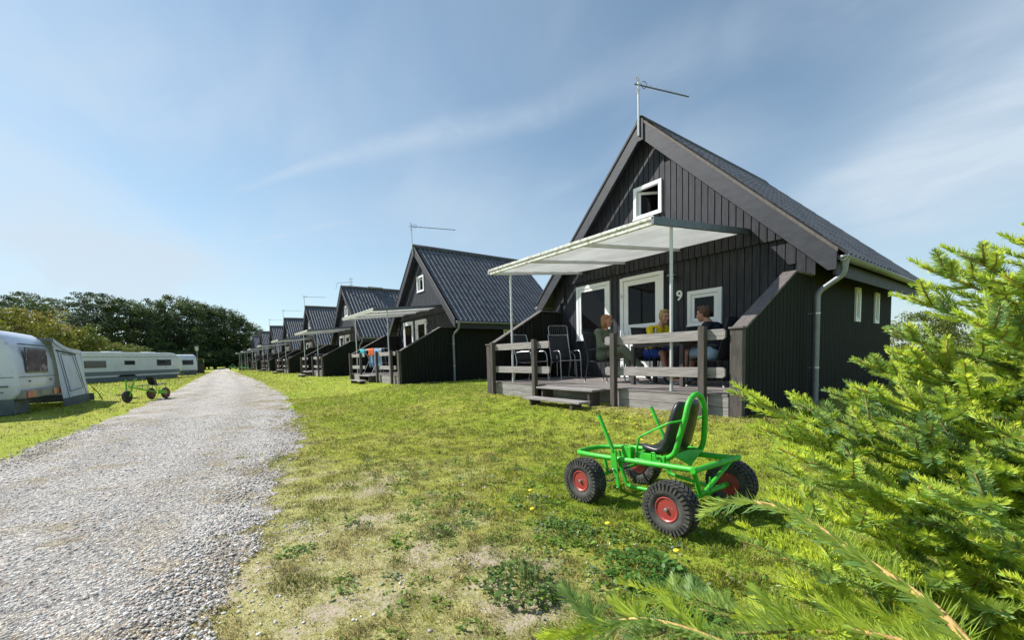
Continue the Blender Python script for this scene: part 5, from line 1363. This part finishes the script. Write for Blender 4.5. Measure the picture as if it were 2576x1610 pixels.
YLG = ((.13, .145, .018), (.34, .33, .045), (.46, .30, .09))
protos = [make_tree('broadleaf_tree', 9.5, 16, 1.5, 105, 80, .22, DKG, 11, 1.6, .32), make_tree('broadleaf_tree', 12, 16, 1.2, 125, 80, .22, MDG, 12, 1.0, .36),
          make_tree('pine_tree', 9, 16, 6.0, 72, 80, .20, DKG, 13, 2.2, .30, .6), make_tree('broadleaf_tree', 8, 10, .6, 80, 80, .18, MDG, 14, .6, .2)]
bush = [make_tree('willow_bush', 9, 6.6, .1, 130, 150, .11, YLG, 21, .5, .12), make_tree('willow_bush', 7, 5, .1, 100, 140, .10, ((.085, .12, .018), (.22, .26, .045), (.36, .32, .07)), 22, .2, .10)]
used = set()
def place(pr_list, i, x, y, sc, rz, label, cat, group, hs=1):
    p = pr_list[i]; o = p if (id(pr_list), i) not in used else copy_tree(p); used.add((id(pr_list), i))
    o.location = (x, y, ZL); o.rotation_euler = (0, 0, R(rz)); o.scale = (sc, sc, sc * hs); tag(o, label, cat, group)
T_ = [ # x, y, proto, scale, hs
 (-88, -29, 0, .78, 1.0), (-92, -26, 1, .70, 1.08), (-96, -36, 0, .85, 1.0), (-108, -27.5, 2, .92, 1.0), (-112, -33, 2, .85, 1.0), (-120, -23, 2, 1.02, 1.02), (-124, -27, 2, .98, 1.0),
 (-126, -20.5, 2, 1.08, 1.0), (-123, -17.5, 1, .95, 1.05), (-130, -17, 2, 1.05, 1.0), (-128, -14, 0, 1.0, 1.05), (-134, -13.5, 1, .90, 1.0), (-131, -11, 0, .92, 1.0), (-129, -8.5, 1, 1.0, 1.12), (-134, -6, 1, 1.02, 1.08),
 (-133, -4, 0, 1.06, 1.0), (-136, -1.5, 1, .98, 1.08), (-135, 1.2, 1, .98, 1.02), (-137, 3.6, 0, 1.0, .93), (-138, 6.2, 1, .85, .95), (-139, 9.0, 0, .80, .85), (-141, 12, 3, .95, .9), (-142, 16, 3, .9, .9), (-120, -11, 3, .75, .9), (-118, -17, 3, .8, 1.0), (-122, -5, 3, .7, .9), (-126, 1, 3, .65, .8),
 (-105, 26, 0, .8, 1.0), (-95, 24, 1, .7, .95), (-100, 33, 1, .9, 1.0)]
names_ = ['dark tree', 'mid-green tree', 'dark wind-bent pine', 'low dark tree']
ordw = ['first', 'second', 'third', 'fourth', 'fifth', 'sixth', 'seventh', 'eighth', 'ninth', 'tenth', 'eleventh', 'twelfth', 'thirteenth', 'fourteenth', 'fifteenth', 'sixteenth', 'seventeenth', 'eighteenth', 'nineteenth', 'twentieth', 'twenty-first', 'twenty-second', 'twenty-third', 'twenty-fourth', 'twenty-fifth', 'twenty-sixth', 'twenty-seventh', 'twenty-eighth', 'twenty-ninth', 'thirtieth']
for i, (x, y, p, sc, hs) in enumerate(T_):
    where = 'behind the cabin roofs' if i > 26 else ('behind the willow bushes at the left' if i < 5 else ('above the long static caravan' if i < 12 else 'where the gravel road ends'))
    place(protos, p, x, y, sc, (i * 67) % 50 - 25, '%s %s, %s from the left' % (names_[p], where, ordw[i]), 'tree', 'dark trees closing the view at the far end', hs)
BL = [(-54, -23.5, 0, 1.15, 1.0), (-62, -20.5, 0, 1.15, .97), (-70, -21.5, 0, 1.10, .93), (-66, -17.2, 1, 1.15, 1.05), (-74, -17.2, 1, 1.2, .88), (-48, -23, 1, 1.15, .95), (-83, -17.5, 1, 1.1, .8), (-90, -15.0, 1, 1.2, .8), (-60, -24, 1, 1.5, 1.0)]
bn = ['yellow-green willow bush above the nearest caravan', 'large yellow-green bush, highest behind the awning', 'ochre-tinted willow bush right of the highest one', 'rounded light green bush between awning and long caravan', 'light green bush over the left end of the long caravan', 'willow bush at the left edge of the picture', 'low green bush behind the middle of the long caravan', 'low bush behind the right half of the long caravan', 'bush behind the willows, darkest of the group']
for i, (x, y, p, sc, hs) in enumerate(BL): place(bush, p, x, y, sc, i * 40, bn[i], 'bush', 'willow bushes behind the caravans', hs)
for i, (x, y, sc) in enumerate(((-118, -7, .8), (-121, -3.2, .75), (-124, .5, .8), (-127, 4, .8), (-130, 7.5, .75), (-126, -2, .8), (-127, 1.5, .85), (-128, 3.5, .8), (-124, -5, .85), (-115, -10.5, .8), (-112, -14, .8), (-131, 11, .8))):
    o = copy_tree(protos[3]); o.location = (x, y, ZL); o.scale = (sc * 1.35, sc * 1.35, sc * .55); o.rotation_euler = (0, 0, R(i * 50)); tag(o, 'low dark undergrowth tree at the foot of the tree line, %s of them' % ordw[i], 'tree', 'dark undergrowth below the tree line')
# low shrubs behind the nearest cabin, on the right
for i, (x, y, sc) in enumerate(((7.0, 21, .42), (4.5, 23, .5), (10.5, 22, .5), (1.5, 25, .55), (14, 24, .6))):
    place(bush, 1, x, y, sc, i * 50, ['small green shrub behind the rear corner of cabin 9', 'green shrub farther back beside cabin 9', 'green shrub behind the spruce branches', 'shrub hidden mostly by the wall of cabin 9', 'rightmost shrub beyond the spruce'][i], 'shrub', 'shrubs behind cabin 9')

# ---------------------------------------------------------------- young spruces at the right
class Spruce:
    def __init__(s, seed): s.P = []; s.C = []; s.n = 0; s.wood = MB(); s.shoot = MB(); s.rg = np.random.default_rng(seed)
    def needles(s, pts, r_len, dens, width, tone, hero=0):
        pts = np.asarray(pts, float); seg = np.diff(pts, axis=0); L_ = np.linalg.norm(seg, axis=1); tot = L_.sum()
        n = max(6, int(tot * dens)); rg = s.rg
        t = np.sort(rg.random(n)) * tot; cum = np.r_[0, np.cumsum(L_)]; i = np.clip(np.searchsorted(cum, t) - 1, 0, len(L_) - 1)
        f = (t - cum[i]) / L_[i]; p = pts[i] + seg[i] * f[:, None]; T = seg[i] / L_[i][:, None]
        up = np.array([0, 0, 1.]); S_ = np.cross(T, up); S_ /= np.maximum(np.linalg.norm(S_, axis=1), 1e-3)[:, None]; U_ = np.cross(S_, T)
        phi = rg.choice([-1, 1], n) * (rg.normal(1.38, .42, n) if hero else rg.normal(1.12, .50, n)); rad = U_ * np.cos(phi)[:, None] + S_ * np.sin(phi)[:, None]
        an = np.radians(rg.normal(58, 8, n)) * (1 - .45 * np.clip((t - tot + .03) / .03, 0, 1))
        D = T * np.cos(an)[:, None] + rad * np.sin(an)[:, None]
        ln = r_len * rg.uniform(.75, 1.2, n) * (1 - .35 * np.clip((t - tot + .02) / .02, 0, 1))
        W_ = np.cross(D, T + .2 * rad); W_ /= np.linalg.norm(W_, axis=1)[:, None]
        wd = width * rg.uniform(.8, 1.2, n)
        a = p - W_ * wd[:, None] / 2; b = p + W_ * wd[:, None] / 2; mid = p + D * (ln * .7)[:, None]
        c = mid + W_ * (wd * .4)[:, None]; e = p + D * ln[:, None] + U_ * (ln * .06)[:, None]; g = mid - W_ * (wd * .4)[:, None]
        s.P.append(np.stack([a, b, c, e, g], 1).reshape(-1, 3))
        v = rg.random(n)[:, None]
        col_ = np.array(tone)[None] * (.75 + .5 * v)
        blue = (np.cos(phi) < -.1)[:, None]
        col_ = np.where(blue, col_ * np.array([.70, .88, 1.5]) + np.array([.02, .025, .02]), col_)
        s.C.append(np.repeat(col_, 5, 0)); s.n += n
    def branch(s, p0, p1, sag=.08, lift=.04, side=.30, step=.055, nl=.021, dens=900, nw=.0016, tone=None, base_bare=.12, subs=True, wr=.008, endcurve=None, full=0, ups=True, hero=0):
        rg = s.rg; p0 = np.array(p0, float); p1 = np.array(p1, float)
        L_ = np.linalg.norm(p1 - p0); d = (p1 - p0) / L_
        if endcurve is not None: pts = np.array([tuple(q) for q in smooth_path(endcurve, 4)])
        else:
            t = np.linspace(0, 1, 12)[:, None]; wob = rg.normal(0, .010, (12, 3)) * np.sin(t * np.pi)
            pts = p0 + (p1 - p0) * t + np.array([0, 0, 1.]) * (-sag * np.sin(t * np.pi) + lift * 0) + wob
        n = len(pts)
        tone = tone if tone is not None else s.tone()
        s.wood.tube([Vector(q) for q in pts], [wr * (1 - .75 * i / (n - 1)) for i in range(n)], 6)
        k0 = int(n * base_bare); s.needles(pts[k0:], nl, dens, nw, tone, hero)
        if subs:
            T = pts[-1] - pts[-3]; T /= np.linalg.norm(T); S_ = np.cross(T, [0, 0, 1.]); S_ /= np.linalg.norm(S_)
            for sg in (-1, 1, 0):
                dr = T * .8 + S_ * sg * .6 + np.array([0, 0, rg.uniform(-.05, .3) if sg else .45 * ups]); dr /= np.linalg.norm(dr); l2 = rg.uniform(.06, .11); b0 = pts[-2 if sg else -3]
                tw = np.array([b0, b0 + dr * l2 * .5 + [0, 0, .004], b0 + dr * l2 + [0, 0, .012]]); s.needles(tw, nl, dens, nw, s.tone()); s.wood.tube([Vector(v) for v in tw], [.0022, .002, .0014], 4)
            for _ in range(int(L_ / .30) if ups else 0):
                i = int(rg.uniform(.35, .95) * (n - 1)); dr = T * rg.uniform(.1, .5) + S_ * rg.normal(0, .35) + np.array([0, 0, .8]); dr /= np.linalg.norm(dr); l2 = rg.uniform(.05, .10)
                tw = np.array([pts[i], pts[i] + dr * l2 * .5, pts[i] + dr * l2]); s.needles(tw, nl, dens, nw, s.tone()); s.wood.tube([Vector(v) for v in tw], [.0022, .002, .0014], 4)
        s.shoot.tube([Vector(q) for q in pts[int(n * .72):]], [wr * .36 - (wr * .36 - .0018) * i / max(1, n - int(n * .72) - 1) for i in range(n - int(n * .72))], 6)
        if full: s.shoot.tube([Vector(q) + Vector((0, 0, .0006)) for q in pts], [full * (1 - .6 * i / (n - 1)) for i in range(n)], 7)
        if not subs: return
        tot = L_; k = base_bare * tot + rg.uniform(0, step); sgn = 1
        while k < tot * .95:
            f = k / tot; q = f * (n - 1); i = min(int(q), n - 2); p = pts[i] + (pts[i + 1] - pts[i]) * (q - i); T = pts[i + 1] - pts[i]; T /= np.linalg.norm(T)
            S_ = np.cross(T, [0, 0, 1.]); S_ /= np.linalg.norm(S_)
            sl = min(side, (tot - k) * .62 + .03) * rg.uniform(.6, 1.1)
            dr = T * .62 + S_ * sgn * .75 + np.array([0, 0, rg.normal(.03, .13)]); dr /= np.linalg.norm(dr)
            e = p + dr * sl; mid = p + dr * sl * .5 - np.array([0, 0, sl * .05])
            tw = [tuple(p), tuple(mid), tuple(e + T * sl * .12)]
            tp = np.array([tuple(v) for v in smooth_path(tw, 3)]); s.needles(tp, nl, dens, nw, s.tone())
            s.wood.tube([Vector(v) for v in tp], [.0028, .0026, .0024, .0022, .002, .0018, .0016][:len(tp)], 4)
            if sl > .12:
                for m_ in range(int(sl / .08)):
                    ff = .25 + .65 * rg.random(); pp = tp[int(ff * (len(tp) - 1))]; s2 = 1 if m_ % 2 else -1
                    S2 = np.cross(dr, [0, 0, 1.]); S2 /= max(1e-3, np.linalg.norm(S2)); d2 = dr * .7 + S2 * s2 * .65 + np.array([0, 0, rg.normal(.02, .15)]); d2 /= np.linalg.norm(d2)
                    l2 = (sl * (1 - ff) * .7 + .03) * rg.uniform(.7, 1.1); s.needles([pp, pp + d2 * l2 * .5, pp + d2 * l2 + np.array([0, 0, .004])], nl * .95, dens, nw, s.tone())
            sgn = -sgn; k += step * rg.uniform(.7, 1.3)
    def tone(s):
        g = s.rg.random(); A, B, C_ = np.array([.70, .78, .09]), np.array([.50, .62, .08]), np.array([.26, .40, .13])
        return (A + (B - A) * g * 1.4) if g < .7 else (B + (C_ - B) * (g - .7) / .3)
    def finish(s, root):
        P = np.concatenate(s.P); C_ = np.concatenate(s.C); n = len(P) // 5
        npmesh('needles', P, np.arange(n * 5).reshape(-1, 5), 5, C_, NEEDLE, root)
        s.wood.build('branches', TWIG, root, smooth='all'); tag(s.shoot.build('shoots', SHOOT, root, smooth='all'), kind='stuff')
        print('spruce needles', s.n)
T2 = Vector((6.16, -2.86, ZL))
sp = Spruce(5)
tips0 = [(5.36, -3.79, .84), (5.5, -3.52, .83), (5.6, -3.37, .99), (5.61, -3.37, .93), (5.66, -3.35, 1.14), (5.73, -3.34, 1.16), (5.70, -3.22, 1.14), (5.82, -3.22, 1.19), (5.83, -3.21, 1.15), (5.87, -3.24, 1.20),
        (5.49, -3.71, .81), (5.43, -3.79, .76), (5.53, -3.39, .91), (5.63, -3.33, .89), (5.53, -3.92, .74), (5.54, -3.99, .65), (5.59, -3.91, .72), (5.53, -4.09, .59), (5.60, -4.08, .58), (5.78, -4.0, .73), (5.67, -3.63, .78), (5.77, -3.47, .99), (5.63, -3.31, 1.07), (5.81, -3.41, 1.09),
        (5.45, -3.60, .55), (5.38, -3.42, .40), (5.50, -3.75, .35), (5.62, -3.95, .40), (5.35, -3.20, .25), (5.6, -3.6, .6), (5.7, -3.8, .6), (5.55, -3.2, .7)]
tips0 += [(5.50, -3.85, .42), (5.62, -4.02, .50), (5.72, -3.92, .55), (5.82, -3.85, .62), (5.46, -3.62, .42), (5.55, -3.45, .60), (5.64, -3.7, .45), (5.86, -3.7, .78), (5.75, -3.6, .70), (5.9, -3.9, .58), (5.68, -3.45, .82), (5.50, -3.95, .30), (5.40, -3.60, .62), (5.58, -3.60, .85)]
tips0 = [tuple(Vector(t_).lerp(Vector((T2.x, T2.y, t_[2] - .03)), .07)) for t_ in tips0]
rj = random.Random(31); tips = list(tips0)
for tp in tips0:
    for j in range(3):
        q = rj.uniform(.14, .5); c_ = Vector(tp).lerp(Vector((T2.x, T2.y, tp[2] - .05)), q) + V(rj.uniform(-.05, .09), rj.uniform(-.05, .09), rj.uniform(-.26, -.03))
        tips.append(tuple(c_))
for tp in tips:
    tp = Vector(tp); L_ = (Vector((T2.x, T2.y, 0)) - Vector((tp.x, tp.y, 0))).length
    p0 = Vector((T2.x, T2.y, max(-.12, tp.z - .10 - .18 * L_)))
    sp.branch(p0, tp, sag=.05 * L_, side=.20, step=.08, nl=.0195, dens=1750, nw=.0024, base_bare=.10, wr=.005)
rgs = random.Random(9)
for i in range(58):     # the other sides of the tree
    z = -.12 + 1.45 * (i / 58); L_ = 1.05 * (1 - (z + .12) / 1.9) ** .8; a = i * 2.399
    d = V(math.cos(a), math.sin(a), 0)
    if d.dot(V(-.62, -.78, 0)) > .45: continue
    e = Vector((T2.x, T2.y, z)) + d * L_ + V(0, 0, .16 * L_)
    sp.branch(Vector((T2.x, T2.y, z)), e, sag=.05, side=.20, step=.10, nl=.020, dens=420, nw=.0022, base_bare=.2)
sp.wood.tube([T2 + V(0, 0, -.05), T2 + V(0, 0, .8), T2 + V(.01, 0, 1.75)], [.032, .022, .006], 10)
r2_ = empty('young_spruce', T2); sp.wood.v = [tuple(Vector(v) - T2) for v in sp.wood.v]; sp.shoot.v = [tuple(Vector(v) - T2) for v in sp.shoot.v]; sp.P = [p - np.array(T2) for p in sp.P]
sp.finish(r2_); tag(r2_, 'bushy young spruce with yellow-green needles filling the right side, beside cabin 9', 'spruce tree')
# the nearer spruce with the big branch across the bottom right corner
T1 = Vector((6.62, -4.12, ZL)); s1 = Spruce(8)
def b1(curve, **k):
    c = [Vector(v) for v in curve]; s1.branch(c[0], c[-1], endcurve=c, **k)
G1 = np.array([.50, .62, .13]); G2 = np.array([.38, .52, .14])
b1([(6.60, -4.12, .50), (6.30, -4.22, .62), (6.05, -4.31, .69), (5.92, -4.36, .712), (5.87, -4.335, .735), (5.83, -4.315, .745), (5.78, -4.29, .757), (5.74, -4.28, .765), (5.69, -4.28, .758), (5.655, -4.28, .732)], nl=.0205, dens=2100, nw=.0021, hero=1, tone=G1, subs=False, wr=.003, base_bare=.05, full=.0043)
b1([(6.60, -4.12, .44), (6.2, -4.25, .60), (5.82, -4.39, .665), (5.77, -4.42, .678), (5.72, -4.44, .684), (5.68, -4.46, .68), (5.645, -4.478, .658)], nl=.020, dens=1900, nw=.0021, hero=1, tone=G2, ups=False, side=.05, step=.09, wr=.003, base_bare=.2, full=.0042)
b1([(6.60, -4.12, .46), (6.2, -4.20, .60), (5.91, -4.28, .672), (5.87, -4.30, .682), (5.82, -4.32, .682), (5.775, -4.335, .668)], nl=.020, dens=1900, nw=.0021, hero=1, tone=G1, ups=False, side=.05, step=.09, wr=.003, base_bare=.2, full=.0040)
b1([(6.60, -4.12, .40), (6.2, -4.20, .52), (5.78, -4.26, .615), (5.72, -4.262, .617), (5.65, -4.262, .61), (5.59, -4.25, .585)], nl=.019, dens=1600, nw=.0018, tone=G2, ups=False, side=.08, step=.08, wr=.004, base_bare=.25)
t1s = ((5.74, -4.12, .50), (5.66, -4.22, .44), (5.83, -4.2, .58), (5.9, -4.12, .60), (5.70, -4.34, .50), (5.85, -4.36, .50), (5.6, -4.3, .36), (5.78, -4.3, .40), (5.95, -4.2, .48), (5.88, -4.02, .52), (6.0, -4.05, .66), (5.78, -4.46, .52), (5.98, -4.02, .78))
for tp in t1s:
    for j in range(4):
        c_ = Vector(tp) + (V(0, 0, 0) if j == 0 else V(rj.uniform(0, .22), rj.uniform(-.1, .1), rj.uniform(-.16, .0)))
        s1.branch((T1.x, T1.y, tp[2] - .16), c_, sag=.05, side=.20, step=.085, nl=.0185, dens=1900, nw=.0023, base_bare=.15, wr=.0045)
for i in range(34):
    z = -.12 + 1.0 * (i / 34); L_ = .85 * (1 - (z + .12) / 1.4) ** .8; a = i * 2.399; d = V(math.cos(a), math.sin(a), 0)
    if d.dot(V(-1, -.1, 0)) > .35: continue
    e = Vector((T1.x, T1.y, z)) + d * L_ + V(0, 0, .12 * L_); s1.branch(Vector((T1.x, T1.y, z)), e, sag=.04, side=.18, step=.10, nl=.020, dens=380, nw=.0022)
s1.wood.tube([T1 + V(0, 0, -.05), T1 + V(0, 0, 1.3)], [.026, .005], 10)
r1_ = empty('young_spruce', T1); s1.wood.v = [tuple(Vector(v) - T1) for v in s1.wood.v]; s1.shoot.v = [tuple(Vector(v) - T1) for v in s1.shoot.v]; s1.P = [p - np.array(T1) for p in s1.P]
s1.finish(r1_); tag(r1_, 'nearest young spruce, its long pale-stemmed branch crossing the bottom right corner', 'spruce tree')
bpy.context.view_layer.update()
